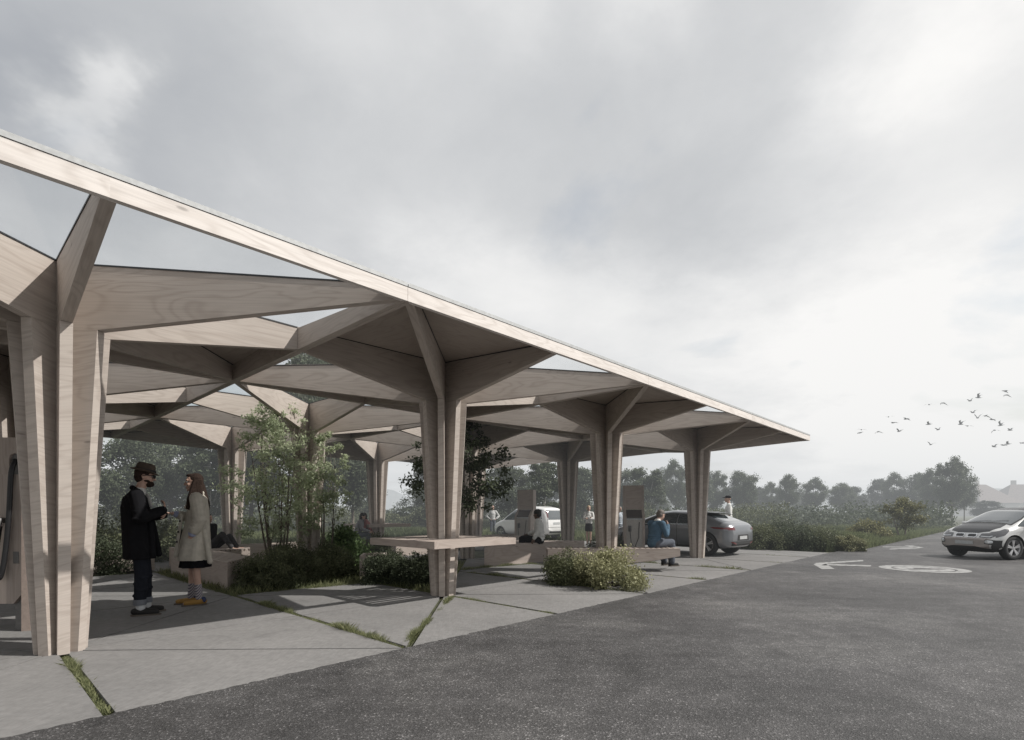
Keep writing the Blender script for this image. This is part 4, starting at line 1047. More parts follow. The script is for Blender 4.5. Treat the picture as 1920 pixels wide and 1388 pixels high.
# ------------------------------------------------------------------ chargers
CHW = plain('charger_panel', (.38, .355, .325), .4); CHD = plain('charger_metal', (.16, .155, .15), .5, .2); CHS = plain('charger_screen', (.07, .06, .055), .4); CABLE = plain('black_cable', (.012, .012, .013), .45)
def charger(loc, rz, w, label, near=False):
    """front faces -y of its own frame, side cheek at +x"""
    root = empty('charging_station', loc, rz, label, 'charger')
    m = MB(); t = .075; H_ = 2.1
    for sx, nm in ((1, 'side_cheek'), (-1, 'side_cheek')):
        m = MB(); x = sx*(w/2-t/2)
        prof = [(-.32, .12), (.30, .12), (.30, H_), (-.02, H_), (-.02, 1.36), (-.32, 1.12)] if sx < 0 else [(-.32, .0), (.30, .0), (.30, H_), (-.02, H_), (-.02, 1.36), (-.32, 1.12)]
        m.prism([(x-t/2, y, z) for y, z in prof], [(x+t/2, y, z) for y, z in prof], (0, 0, 1)); m.build(nm, WOODB, root)
    iw = w-2*t-.004
    m = MB(); m.box((0, .13, 1.725), (iw, .30, .74), (1, 0, 0)); m.build('upper_housing', WOODB, root)
    m = MB(); m.prism([(-iw/2, -.03, 1.345), (-iw/2, -.31, 1.125), (-iw/2, -.31, 1.085), (-iw/2, -.03, 1.085)], [(iw/2, -.03, 1.345), (iw/2, -.31, 1.125), (iw/2, -.31, 1.085), (iw/2, -.03, 1.085)]); m.build('sloped_screen', CHS, root)
    m = MB(); m.box((0, -.305, 1.065), (iw, .03, .035)); m.build('light_strip', PLATE, root)
    m = MB(); m.box((0, -.28, .56), (iw, .05, .96)); m.build('front_panel', CHW, root)
    m = MB(); m.box((0, .0, .05), (iw-.06, .46, .10)); m.build('plinth', CHD, root)
    m = MB(); m.box((-iw*.3, -.31, .78), (.10, .05, .18)); m.build('plug_holster', CHD, root, False, .012)
    m = MB(); m.tube([(-iw*.3, -.33, .84), (-iw*.3, -.40, .70), (-iw*.22, -.42, .35), (0, -.40, .22), (iw*.25, -.38, .5), (iw*.3, -.30, .98)], .011, 8); m.build('cable', CABLE, root, True)
    return root
charger(Vector((3.75, 16.3, 0)), R(-8), .62, 'wooden charging station right of the third column, behind the man in the blue top')
charger(Vector((.50, 19.6, 0)), R(-22), .62, 'wooden charging station beside the white van')
# the near one at the left edge: two volumes with an arched slot and thick hanging cable
def near_charger():
    root = empty('charging_station', (0, 0, 0), 0, 'tall wooden charging station with thick black cable loop at the left edge', 'charger')
    Y = 5.72; xl, xr = -5.86, -5.295
    m = MB(); prof = [(xl, .30), (xr-.10, .30), (xr, .42), (xr, 2.10), (xl, 2.10)]
    # slot plate: outer panel with an arch shaped recess
    m.prism([(x, Y+.16, z) for x, z in prof][::-1], [(x, Y+.03, z) for x, z in prof][::-1], (0, 0, 1)); m.build('housing', WOODB, root)
    x0, x1 = -5.440, -5.330; zt, zb = 1.93, 1.70; arc = [(x1-.055+.055*math.cos(a), zt-.055+.055*math.sin(a)) for a in [k*math.pi/10 for k in range(11)]]
    hole = [(x0, zb)]+[(x1, zb)]+arc
    # face panel made of strips around the slot
    def fp(pts): m = MB(); m.prism([(x, Y+.028, z) for x, z in pts][::-1], [(x, Y, z) for x, z in pts][::-1], (0, 0, 1)); return m
    m = MB()
    for pts in ([(xl, .30), (xr-.10, .30), (xr, .42), (xr, zb), (xl, zb)], [(xl, zb), (x0, zb), (x0, 2.10), (xl, 2.10)], [(x1, zb), (xr, zb), (xr, 2.10), (x1, 2.10)]):
        m.prism([(x, Y+.028, z) for x, z in pts], [(x, Y, z) for x, z in pts], (0, 0, 1))
    cap = [(x1, zt-.055)]+arc[1:-1]+[(x0, zt-.055)]
    for (xa, za), (xb, zb2) in zip(cap, cap[1:]):
        m.prism([(xa, Y+.028, za), (xa, Y+.028, 2.10), (xb, Y+.028, 2.10), (xb, Y+.028, zb2)], [(xa, Y, za), (xa, Y, 2.10), (xb, Y, 2.10), (xb, Y, zb2)], (0, 0, 1))
    m.build('face_panel', WOODB, root)
    m = MB(); m.box(((x0+x1)/2, Y+.0285, (zt+zb)/2-.01), (.112, .001, .30)); m.build('slot_back', CHD, root)
    m = MB(); m.box((-5.365, Y-.002, .80), (.06, .006, .13)); m.build('service_flap', CHD, root)
    m = MB(); m.prism([(xr+.003, Y-.02, .0), (xr+.20, Y+.10, 0), (xr+.20, Y+.55, 0), (xr+.003, Y+.55, 0)], [(xr+.003, Y-.02, 1.49), (xr+.20, Y+.10, 1.49), (xr+.20, Y+.55, 1.49), (xr+.003, Y+.55, 1.49)], (0, 0, 1)); m.build('side_cabinet', plain('cabinet_brown', (.23, .185, .16), .55), root)
    m = MB(); m.box((xr-.06, Y+.14, .22), (.115, .2, .435)); m.build('plinth', CHD, root)
    pts = [(-5.385, Y+.02, 1.86), (-5.385, Y-.035, 1.72), (-5.395, Y-.05, 1.3), (-5.425, Y-.05, .95), (-5.455, Y-.06, .68), (-5.485, Y-.07, .58), (-5.515, Y-.07, .66), (-5.525, Y-.06, .86), (-5.515, Y-.05, 1.02), (-5.505, Y-.04, 1.14)]
    m = MB(); m.tube(smooth_path(pts), .024, 10); m.build('cable', CABLE, root, True)
    m = MB(); m.tube([(-5.49, Y-.0, 1.20), (-5.49, Y-.06, 1.22), (-5.51, Y-.07, 1.10)], [.03, .034, .026], 10); m.build('plug', CHD, root, True)
def smooth_path(pts, n=6):
    P = [Vector(p) for p in pts]; out = []
    for i in range(len(P)-1):
        p0, p1, p2, p3 = P[max(0, i-1)], P[i], P[i+1], P[min(len(P)-1, i+2)]
        for k in range(n):
            t = k/n; out.append(.5*((2*p1)+(-p0+p2)*t+(2*p0-5*p1+4*p2-p3)*t*t+(-p0+3*p1-3*p2+p3)*t**3))
    out.append(P[-1]); return out
near_charger()
# ------------------------------------------------------------------ people
SKIN = plain('skin', (.42, .27, .21), .55, vary=.05); SKIND = plain('dark_skin', (.10, .055, .035), .5, vary=.05)
def cloth(name, col, bump=.35, vary=.12, scale=14):
    return plain(name, col, .95, 0, .06, vary, scale, bump)
BLACKC = cloth('black_cotton', (.011, .011, .0125)); DENIM = cloth('dark_denim', (.018, .020, .026)); TURN = cloth('denim_turnup', (.16, .17, .19))
BEIGE = cloth('beige_coat_cloth', (.43, .40, .345), .5); WHITEC = cloth('white_cotton', (.62, .62, .60)); GREYC = cloth('grey_wool', (.10, .11, .13))
HAIRB = plain('brown_hair', (.032, .022, .018), 1.0, spec=.1, vary=.4, scale=60, bump=.4); HAIRD = plain('dark_hair', (.012, .010, .009), .6, vary=.3, scale=50, bump=.4)
HAIRG = plain('greying_hair', (.11, .095, .085), .7, vary=.4, scale=50); HAIRL = plain('blond_hair', (.35, .25, .15), .6, vary=.3, scale=50)
FELT = plain('brown_felt', (.065, .048, .035), .9); BAND = plain('hat_band', (.012, .010, .010), .7); SHOE = plain('black_suede', (.012, .011, .011), .8); SOLE = plain('shoe_sole', (.10, .085, .07), .8)
MUST = plain('mustard_suede', (.27, .15, .035), .8); NAVY = plain('navy_suede', (.02, .03, .08), .8); EYEW = plain('eye', (.25, .25, .25), .3); LIPS = plain('lips', (.26, .09, .08), .5)
def stripe(name, c1, c2, scale, z=True):
    m, nt, b, out = newmat(name); tc = N(nt, 'ShaderNodeTexCoord')
    w_ = N(nt, 'ShaderNodeTexWave', i_Scale=scale, i_Distortion=1.2); w_.bands_direction = 'Z' if z else 'DIAGONAL'
    nt.links.new(tc.outputs['Object'], w_.inputs['Vector']); r = ramp(nt, [(.45, c1), (.55, c2)]); nt.links.new(w_.outputs['Fac'], r.inputs[0])
    nt.links.new(r.outputs[0], b.inputs['Base Color']); b.inputs['Roughness'].default_value = .9; return m
SOCK = stripe('patterned_sock', (.34, .31, .31), (.12, .11, .14), 16, False); SHIRTS = stripe('blue_striped_shirt', (.10, .13, .30), (.45, .47, .55), 22)
STRIPE2 = stripe('dark_striped_top', (.03, .03, .035), (.35, .35, .36), 9)
V3 = Vector
class Blob:
    def __init__(s): s.v = []; s.f = []
    def add(s, V, Fc):
        n = len(s.v); s.v += V; s.f += [tuple(i+n for i in f) for f in Fc]
    def rings(s, R_):
        n = len(R_[0]); V = [tuple(p) for r in R_ for p in r]; Fc = []
        for i in range(len(R_)-1):
            for k in range(n):
                a, b = i*n+k, i*n+(k+1) % n; Fc.append((a, b, b+n, a+n))
        Fc.append(tuple(range(n-1, -1, -1))); Fc.append(tuple(range((len(R_)-1)*n, len(R_)*n)))
        s.add(V, Fc); return s
    def cap(s, p, q, r1, r2, n=12, flat=1.0, up=(0, 1, 0)):
        """tapered limb with round ends; flat squeezes it across 'up'"""
        p, q = V3(p), V3(q); d = q-p; L = d.length
        if L < 1e-5: d = V3((0, 0, 1)); L = 1e-5
        d = d/L; u = V3(up)-d*V3(up).dot(d)
        u = u.normalized() if u.length > 1e-3 else d.orthogonal().normalized()
        w = d.cross(u); rr = []
        for a in (-80, -50, -25, 0): rr.append((p+d*(r1*math.sin(R(a))), r1*math.cos(R(a))))
        for a in (0, 25, 50, 80): rr.append((q+d*(r2*math.sin(R(a))), r2*math.cos(R(a))))
        return s.rings([[c+(u*math.cos(t)+w*math.sin(t)*flat)*r for t in [2*math.pi*k/n for k in range(n)]] for c, r in rr])
    def ell(s, c, r, yaw=0.0, n=14, M=None):
        c = V3(c); rr = []
        for i in range(1, 10):
            a = -math.pi/2+math.pi*i/10
            ring = [V3((r[0]*math.cos(a)*math.cos(t), r[1]*math.cos(a)*math.sin(t), r[2]*math.sin(a))) for t in [2*math.pi*k/n for k in range(n)]]
            if yaw: ring = [Matrix.Rotation(yaw, 3, 'Z') @ p for p in ring]
            if M: ring = [M @ p for p in ring]
            rr.append([p+c for p in ring])
        return s.rings(rr)
    def loft(s, L, n=24, fold=0.0, nf=7):
        """stack of ellipses (centre, rx, ry); optional cloth folds growing downwards"""
        rr = []
        for i, (c, rx, ry) in enumerate(L):
            f = fold*i/max(1, len(L)-1)
            rr.append([V3(c)+V3((rx*math.cos(t)*(1+f*math.sin(nf*t+i*.35)), ry*math.sin(t)*(1+f*math.sin(nf*t+i*.35)), 0)) for t in [2*math.pi*k/n for k in range(n)]])
        if V3(L[0][0]).z > V3(L[-1][0]).z: rr = rr[::-1]
        return s.rings(rr)
    def build(s, name, mat, parent, voxel=.01, smooth=3):
        me = bpy.data.meshes.new(name); me.from_pydata(s.v, [], s.f)
        bm = bmesh.new(); bm.from_mesh(me); bm.normal_update(); bm.to_mesh(me); bm.free()
        o = bpy.data.objects.new(name, me); COL.objects.link(o)
        r = o.modifiers.new('r', 'REMESH'); r.mode = 'VOXEL'; r.voxel_size = voxel
        if smooth: q = o.modifiers.new('s', 'SMOOTH'); q.iterations = smooth; q.factor = .5
        bpy.context.view_layer.update(); dg = bpy.context.evaluated_depsgraph_get()
        nm = bpy.data.meshes.new_from_object(o.evaluated_get(dg)); bpy.data.objects.remove(o); bpy.data.meshes.remove(me)
        nm.name = name; nm.materials.clear()
        return link(name, nm, mat, parent, True)
def head(B, M, female=False):
    """adds a head to blob B; M places it (origin = centre of the head, +x = face)"""
    R3 = M.to_3x3()
    def e(c, r): B.ell(M @ V3(c), r, M=R3)
    def k(p, q, a, b): B.cap(M @ V3(p), M @ V3(q), a, b, 10)
    e((-.012, 0, .030), (.096, .076, .088)); e((.012, 0, -.025), (.074, .066, .082)); e((.030, 0, -.075), (.050, .046, .040))
    k((.060, 0, -.098), (.068, 0, -.100), .018, .016)                       # chin
    k((.078, 0, .022), (.102, 0, -.022), .010, .014); e((.092, .012, -.026), (.012, .009, .008)); e((.092, -.012, -.026), (.012, .009, .008))   # nose
    for s_ in (-1, 1):
        k((.078, s_*.018, .036), (.068, s_*.046, .034), .011, .010)          # brow
        e((.056, s_*.036, -.022), (.026, .022, .024))                         # cheek
        e((-.008, s_*.077, .0), (.020, .008, .032))                           # ear
    e((.080, 0, -.058), (.012, .024, .007)); e((.078, 0, -.070), (.012, .021, .008))
def face_bits(root_parent, M, par):
    for s_ in (-1, 1):
        b = Blob(); b.ell(M @ V3((.074, s_*.031, .010)), (.012, .013, .009), M=M.to_3x3()); me = bpy.data.meshes.new('eye'); me.from_pydata(b.v, [], b.f); link('eye', me, EYEW, par, True)
        b = Blob(); b.ell(M @ V3((.084, s_*.031, .010)), (.004, .006, .006), M=M.to_3x3()); me = bpy.data.meshes.new('iris'); me.from_pydata(b.v, [], b.f); link('iris', me, HAIRD, par, True)
    b = Blob(); b.ell(M @ V3((.088, 0, -.064)), (.007, .020, .007), M=M.to_3x3()); me = bpy.data.meshes.new('lips'); me.from_pydata(b.v, [], b.f); link('lips', me, LIPS, par, True)
def hand(B, w, d, nrm, curl=.5, side=1, sc=1.0):
    """palm and five fingers from wrist w along d; nrm = back of the hand"""
    w, d, nrm = V3(w), V3(d).normalized(), V3(nrm).normalized(); nrm = (nrm-d*nrm.dot(d)).normalized(); s_ = d.cross(nrm)*side
    pc = w+d*.048*sc
    for q in (-.026, -.009, .009, .026): B.cap(w+d*.01*sc+s_*q*.7*sc, w+d*.085*sc+s_*q*sc, .014*sc, .0115*sc, 8)
    for q, L in zip((-.030, -.010, .011, .030), (.062, .074, .070, .056)):
        a = w+d*.085*sc+s_*q*sc; dd = (d-nrm*curl*.5).normalized(); b1 = a+dd*L*.45*sc; d2 = (d-nrm*curl*1.6).normalized(); b2 = b1+d2*L*.32*sc; d3 = (d-nrm*curl*3.2).normalized(); b3 = b2+d3*L*.25*sc
        B.cap(a, b1, .0092*sc, .0085*sc, 8); B.cap(b1, b2, .0085*sc, .0078*sc, 8); B.cap(b2, b3, .0078*sc, .0068*sc, 8)
    t0 = w+d*.022*sc-s_*.026*sc; t1 = t0+(d*.7-s_*.7-nrm*.25).normalized()*.036*sc; t2 = t1+(d*.95-s_*.2-nrm*.45).normalized()*.030*sc
    B.cap(t0, t1, .013*sc, .010*sc, 8); B.cap(t1, t2, .010*sc, .0078*sc, 8)
def HM(c, yaw=0, pitch=0, roll=0):
    return Matrix.Translation(c) @ Matrix.Rotation(R(yaw), 4, 'Z') @ Matrix.Rotation(R(pitch), 4, 'Y') @ Matrix.Rotation(R(roll), 4, 'X')
def body(root, J, skin, hm, voxel=.009, hands=True, thin=1.0, female=False):
    """one continuous figure. J: pel, chest, neck, shL, elL, wrL, shR, ..., hipL, knL, anL, toL ..."""
    B = Blob(); t = thin
    B.cap(J['pel'], V3(J['pel']).lerp(V3(J['chest']), .5), .125*t, .115*t, 14, .8, (0, 1, 0)); B.cap(V3(J['pel']).lerp(V3(J['chest']), .45), J['chest'], .115*t, .145*t, 14, .78)
    B.cap(J['shL'], J['shR'], .062*t, .062*t); B.cap(J['chest'], J['neck'], .11*t, .06*t); B.cap(J['neck'], hm.translation, .054*t, .05*t)
    head(B, hm, female)
    for s_ in 'LR':
        B.cap(J['sh'+s_], J['el'+s_], .056*t, .042*t); B.cap(J['el'+s_], J['wr'+s_], .041*t, .027*t)
        B.cap(J['hip'+s_], J['kn'+s_], .084*t, .056*t, 14); B.cap(J['kn'+s_], J['an'+s_], .055*t, .038*t, 12)
        B.cap(J['pel'], J['hip'+s_], .10*t, .088*t)
        a, to = V3(J['an'+s_]), V3(J['to'+s_]); B.cap(a+V3((0, 0, -.03)), to, .036, .030, 10, .9); B.cap(a+V3((0, 0, -.02)), a-(to-a).normalized()*.04+V3((0, 0, -.04)), .036, .032)
        if hands and ('hd'+s_) in J:
            hd = J['hd'+s_]; hand(B, J['wr'+s_], hd[0], hd[1], hd[2], 1 if s_ == 'L' else -1, .95*t)
        else:
            w_, e_ = V3(J['wr'+s_]), V3(J['el'+s_]); hand(B, w_, (w_-e_), V3((0, 1 if s_ == 'L' else -1, .1)), .3, 1 if s_ == 'L' else -1, .95*t)
    return B.build('body', skin, root, voxel, 2)
def shoes(root, J, mat, sole, sc=1.0):
    for s_ in 'LR':
        a, to = V3(J['an'+s_]), V3(J['to'+s_]); g = min(a.z-.09, to.z-.035); d = to-a; d.z = 0; d.normalize(); n = V3((-d.y, d.x, 0))
        B = Blob(); h = a-d*.045; z = g
        B.cap(V3((h.x, h.y, z+.055)), V3((a.x, a.y, z+.060)), .046*sc, .048*sc, 12, .9); B.cap(V3((a.x, a.y, z+.050)), V3((to.x-d.x*.01, to.y-d.y*.01, z+.040)), .048*sc, .040*sc, 12, .9, n)
        B.cap(V3((a.x, a.y, z+.06)), a+V3((0, 0, -.02)), .046*sc, .045*sc)
        o = B.build('shoe', mat, root, .009, 2)
        for v in o.data.vertices: v.co.z = max(v.co.z, z+.014)
        m = MB(); P = []
        c0, c1 = V3((h.x, h.y, 0)), V3((to.x+d.x*.005, to.y+d.y*.005, 0))
        for k in range(9): aa = math.pi/2+math.pi*k/8; P.append(c0+(d*math.cos(aa)+n*math.sin(aa))*.046*sc)
        for k in range(9): aa = -math.pi/2+math.pi*k/8; P.append(c1+(d*math.cos(aa)+n*math.sin(aa))*.044*sc)
        m.prism([(p.x, p.y, z) for p in P], [(p.x, p.y, z+.020) for p in P]); m.build('sole', sole, o)
def trousers(root, J, mat, r=(.098, .078, .070), end=1.0, name='trousers', voxel=.010, pel=.135):
    B = Blob(); B.cap(J['pel'], V3(J['pel'])+V3((0, 0, .06)), pel, pel*.93, 16, .85)
    for s_ in 'LR':
        B.cap(J['pel'], J['hip'+s_], pel*.85, r[0]); B.cap(J['hip'+s_], J['kn'+s_], r[0], r[1], 14)
        e = V3(J['kn'+s_]).lerp(V3(J['an'+s_]), end); B.cap(J['kn'+s_], e, r[1], r[2], 14)
        for q in range(4):   # crumples
            t_ = .15+.22*q; c = V3(J['kn'+s_]).lerp(e, t_); B.ell(c+V3((.01*(-1)**q, .008*(-1)**(q+1), 0)), (r[1]*1.0, r[1]*1.0, .022))
    return B.build(name, mat, root, voxel, 2)
def top(root, J, mat, name='shirt', r=(.155, .165), sl=(.072, .056, .045), el=1.0, voxel=.010, hem=.02, slv=True, waist=.95):
    B = Blob(); pel, ch = V3(J['pel']), V3(J['chest'])
    B.cap(pel+V3((0, 0, hem)), pel.lerp(ch, .55), r[0]*waist, r[0]*.92, 16, .82); B.cap(pel.lerp(ch, .45), ch, r[0]*.92, r[1], 16, .80)
    B.cap(J['shL'], J['shR'], sl[0], sl[0]); B.cap(ch, V3(J['neck'])-V3((0, 0, .01)), .12, .066)
    for q in range(5): c = pel.lerp(ch, .1+.14*q); B.ell(c+V3((.012*(-1)**q, 0, 0)), (r[0]*.86, r[0]*.98, .020))
    for s_ in 'LR':
        B.cap(J['sh'+s_], J['el'+s_], sl[0], sl[1])
        if slv:
            e = V3(J['el'+s_]).lerp(V3(J['wr'+s_]), el); B.cap(J['el'+s_], e, sl[1]*1.03, sl[2])
            for q in range(3): c = V3(J['el'+s_]).lerp(e, .1+.25*q); B.ell(c, (sl[1]*1.08,)*3)
    return B.build(name, mat, root, voxel, 2)
def hair_cap(root, hm, mat, name='hair', back=.0, long=0.0, fringe=.0):
    B = Blob(); R3 = hm.to_3x3()
    B.ell(hm @ V3((-.022, 0, .048)), (.098, .086, .082), M=R3); B.ell(hm @ V3((-.05, 0, .0)), (.066, .082, .080), M=R3)
    if fringe: B.ell(hm @ V3((.05, 0, .085)), (.046, .062, .030), M=R3)
    return B, R3
# standing skeleton, face +x, height about 1.78
def skel(lean=0.0, spread=.10, step=.0):
    J = dict(pel=(0, 0, .97), chest=(.0+lean, 0, 1.30), neck=(-.01+lean*1.2, 0, 1.49), shL=(-.01+lean, .175, 1.43), shR=(-.01+lean, -.175, 1.43),
             elL=(-.03+lean, .235, 1.14), elR=(-.03+lean, -.235, 1.14), wrL=(.05+lean, .235, .89), wrR=(.05+lean, -.235, .89),
             hipL=(0, spread-.01, .92), hipR=(0, -spread+.01, .92), knL=(step*.5+.02, spread, .50), knR=(-step*.5+.02, -spread, .50),
             anL=(step, spread, .085), anR=(-step, -spread, .085), toL=(step+.16, spread+.03, .035), toR=(-step+.16, -spread-.03, .035))
    return J
# ---- man in hat and long black coat, arms folded, facing right
p = gp(262, 1153); k = .985
man = empty('person', (p.x, p.y, .006), R(34), 'bearded man with brown hat, long open black coat and rolled jeans, arms folded', 'person', None, k*1.06)
J = skel(.0, .085, .0); J.update(anL=(.06, .11, .085), knL=(.05, .09, .50), toL=(.22, .13, .035), anR=(.0, -.09, .085), knR=(.02, -.085, .50), toR=(.17, -.12, .035),
     chest=(-.03, 0, 1.31), neck=(.0, 0, 1.50), shL=(-.02, .17, 1.43), shR=(-.03, -.18, 1.43), elL=(.06, .24, 1.17), elR=(.02, -.25, 1.16), wrL=(.25, .02, 1.20), wrR=(.25, -.03, 1.26),
     hdL=((-.25, -1, .1), (1, -.2, 0), .4), hdR=((.0, .55, .8), (1, -.1, .1), .6))
hm = HM((.055, 0, 1.655), -6, 6)
bd = body(man, J, SKIN, hm, .007); face_bits(man, hm, bd)
B = Blob(); R3 = hm.to_3x3(); B.ell(hm @ V3((.050, 0, -.080)), (.052, .054, .042), M=R3); B.ell(hm @ V3((.02, 0, -.045)), (.056, .070, .030), M=R3); B.build('beard', HAIRB, man, .007, 2)
B, R3 = hair_cap(man, hm, HAIRB); B.build('hair', HAIRB, man, .008, 2)
m = MB()
for s_ in (-1, 1):
    m.tube([hm @ V3((.096, s_*.008, .012)), hm @ V3((.10, s_*.02, .026)), hm @ V3((.094, s_*.052, .026)), hm @ V3((.02, s_*.086, .02)), hm @ V3((-.02, s_*.088, .01))], .005, 6)
    m.tube([hm @ V3((.100, s_*.012, .024)), hm @ V3((.100, s_*.012, -.008)), hm @ V3((.094, s_*.050, -.008)), hm @ V3((.092, s_*.056, .022))], .005, 6)
    m.poly([hm @ V3((.099, s_*.012, .024)), hm @ V3((.099, s_*.012, -.008)), hm @ V3((.093, s_*.050, -.008)), hm @ V3((.091, s_*.056, .022))])
m.build('glasses', BAND, man)
hat = empty('hat', (0, 0, 0), 0); bpy.data.objects.remove(hat)
def hatmesh():
    m = MB(); Mh = hm @ Matrix.Translation((-.012, 0, .058)) @ Matrix.Rotation(R(7), 4, 'Y'); n = 36
    prof = [(.0, .118), (.045, .126), (.080, .120), (.093, .095), (.100, .03), (.103, .004), (.120, -.002), (.146, .002), (.150, .006), (.146, .010), (.12, .006), (.104, .008)]
    for k in range(n):
        a0, a1 = 2*math.pi*k/n, 2*math.pi*(k+1)/n
        def P(r, z, a):
            x, y = r*math.cos(a)*1.04, r*math.sin(a)*.90; z *= .93
            if z > .09: z -= .028*math.exp(-(y/.03)**2)*(1 if r < .08 else .3)
            if r > .11: z += .030*(math.sin(a)**2)*(r-.11)/.05 - .008*math.cos(a)
            return Mh @ V3((x, y, z))
        for (r0, z0), (r1, z1) in zip(prof, prof[1:]): m.poly([P(r0, z0, a0), P(r1, z1, a0), P(r1, z1, a1), P(r0, z0, a1)][::1 if r0 else 1])
    h = m.build('hat', FELT, man, True)
    m = MB()
    for k in range(n):
        a0, a1 = 2*math.pi*k/n, 2*math.pi*(k+1)/n
        f = lambda r, z, a: Mh @ V3((r*math.cos(a)*1.10, r*math.sin(a)*.93, z))
        m.poly([f(.1055, .008, a0), f(.1015, .038, a0), f(.1015, .038, a1), f(.1055, .008, a1)])
    m.build('hat_band', BAND, h, True)
hatmesh()
shoes(man, J, SHOE, SOLE)
trousers(man, J, DENIM, (.092, .074, .064), .78, 'jeans')
for s_ in 'LR': B = Blob(); a = V3(J['kn'+s_]).lerp(V3(J['an'+s_]), .74); b_ = V3(J['kn'+s_]).lerp(V3(J['an'+s_]), .90); B.loft([(a, .071, .071), (b_, .070, .070)], 16); B.build('turn_up', TURN, man, .008, 1)

SK = cloth('pale_socks', (.48, .49, .50))
for s_ in 'LR': B = Blob(); B.cap(V3(J['kn'+s_]).lerp(V3(J['an'+s_]), .7), V3(J['an'+s_])+V3((.01, 0, .0)), .050, .050); B.build('sock', SK, man, .009, 1)
top(man, J, cloth('light_shirt', (.50, .49, .47)), 'shirt', (.140, .152), (.062, .05, .042), .9)
# coat: body shell open in front, drawn as a loft pushed back, sleeves
B = Blob()
B.loft([((-.035, 0, 1.47), .072, .15), ((-.045, 0, 1.40), .125, .21), ((-.045, 0, 1.28), .145, .21), ((-.04, 0, 1.12), .142, .195), ((-.03, 0, .98), .146, .20), ((-.015, 0, .84), .154, .205), ((-.005, 0, .74), .160, .21), ((-.0, 0, .67), .162, .212)], 30, .035, 6)
coat = B
coat.cap(J['shL'], J['elL'], .082, .070); coat.cap(J['elL'], V3(J['elL']).lerp(V3(J['wrL']), .9), .072, .056); coat.cap(J['shR'], J['elR'], .082, .072); coat.cap(J['elR'], V3(J['elR']).lerp(V3(J['wrR']), .88), .074, .058)
coat.cap((-.05, .07, 1.50), (.02, .06, 1.42), .035, .03); coat.cap((-.05, -.07, 1.50), (.02, -.06, 1.42), .035, .03); coat.cap((-.07, .05, 1.52), (-.07, -.05, 1.52), .032, .032)
for q in range(5): c = V3(J['elR']).lerp(V3(J['wrR']), -.1+.2*q); coat.ell(c, (.070-.004*q, .070-.004*q, .030))
for q in range(4): c = V3(J['shR']).lerp(V3(J['elR']), .3+.2*q); coat.ell(c, (.084, .078, .022))
coat.cap((.13, .09, 1.10), (.19, .14, .71), .03, .038); coat.cap((.11, -.11, 1.10), (.13, -.15, .71), .03, .038)
coat.build('coat', BLACKC, man, .008, 2)
B = Blob(); B.cap((.075, -.03, 1.44), (.112, -.035, 1.30), .020, .018); B.build('shirt_front', cloth('shirt_linen', (.30, .29, .28)), man, .008, 1)

# ---- woman in beige coat with phone, facing left
p = gp(369, 1134); k = .965
wo = empty('person', (p.x, p.y, .006), R(205), 'woman with long brown hair, beige trench coat and mustard shoes looking up from a phone', 'person', None, k*1.075)
J = skel(.0, .075, .0); J.update(anL=(-.04, .075, .085), toL=(.12, .10, .035), knL=(.0, .08, .50), anR=(.07, -.08, .085), toR=(.23, -.10, .035), knR=(.06, -.085, .50),
     shL=(-.01, .155, 1.42), shR=(-.01, -.155, 1.42), elR=(.07, -.18, 1.15), wrR=(.285, -.08, 1.22), elL=(-.06, .24, 1.14), wrL=(.03, .20, .955), neck=(-.01, 0, 1.48),
     hdR=((1, .2, .12), (.0, .0, 1), .5), hdL=((.4, -.2, -.9), (.2, 1, 0), .5))
# her left side (+y) is the near side because she faces left
hm = HM((.040, 0, 1.63), 8, 3)
bd = body(wo, J, SKIN, hm, .007, thin=.90); face_bits(wo, hm, bd)
B = Blob(); R3 = hm.to_3x3(); B.ell(hm @ V3((-.030, 0, .048)), (.095, .086, .084), M=R3); B.ell(hm @ V3((-.055, 0, -.01)), (.068, .085, .095), M=R3)
B.ell(hm @ V3((.025, 0, .098)), (.055, .055, .025), M=R3)
for s_ in (-1, 1):
    for q in range(5):
        x0 = -.088+.018*q; x1 = -.05+.032*q; B.cap(hm @ V3((x0, s_*.062, .02)), (x1, s_*.105, 1.44-.01*q), .028, .030); B.cap((x1, s_*.105, 1.44-.01*q), (x1+.02, s_*.125, 1.22+.016*q), .030, .014)
B.cap(hm @ V3((-.07, 0, -.05)), (-.10, 0, 1.36), .065, .055); B.cap((-.10, 0, 1.36), (-.115, 0, 1.27), .055, .04)
B.build('hair', HAIRB, wo, .007, 2)
shoes(wo, J, MUST, SOLE, .98)
for s_ in 'LR':
    B = Blob(); a = V3(J['an'+s_]); B.cap(a+V3((-.045, 0, -.03)), a+V3((-.04, 0, -.01)), .040, .036); B.build('heel_patch', NAVY, wo, .008, 1)
for s_ in 'LR': B = Blob(); B.cap(V3(J['kn'+s_]).lerp(V3(J['an'+s_]), .58), V3(J['an'+s_])+V3((.005, 0, .0)), .046, .042); B.build('sock', SOCK, wo, .008, 1)
B = Blob(); B.loft([((0, 0, .95), .13, .16), ((0, 0, .72), .165, .19), ((.015, 0, .50), .185, .205)], 32, .10, 9); B.build('skirt', BLACKC, wo, .008, 1)
B = Blob()
B.loft([((-.02, 0, 1.49), .060, .11), ((-.025, 0, 1.42), .105, .18), ((-.02, 0, 1.28), .130, .185), ((-.01, 0, 1.10), .145, .185), ((.005, 0, .92), .168, .205), ((.02, 0, .74), .190, .225), ((.03, 0, .60), .205, .235)], 32, .05, 7)
B.cap(J['shR'], J['elR'], .080, .074); B.cap(J['elR'], V3(J['elR']).lerp(V3(J['wrR']), .62), .074, .062)
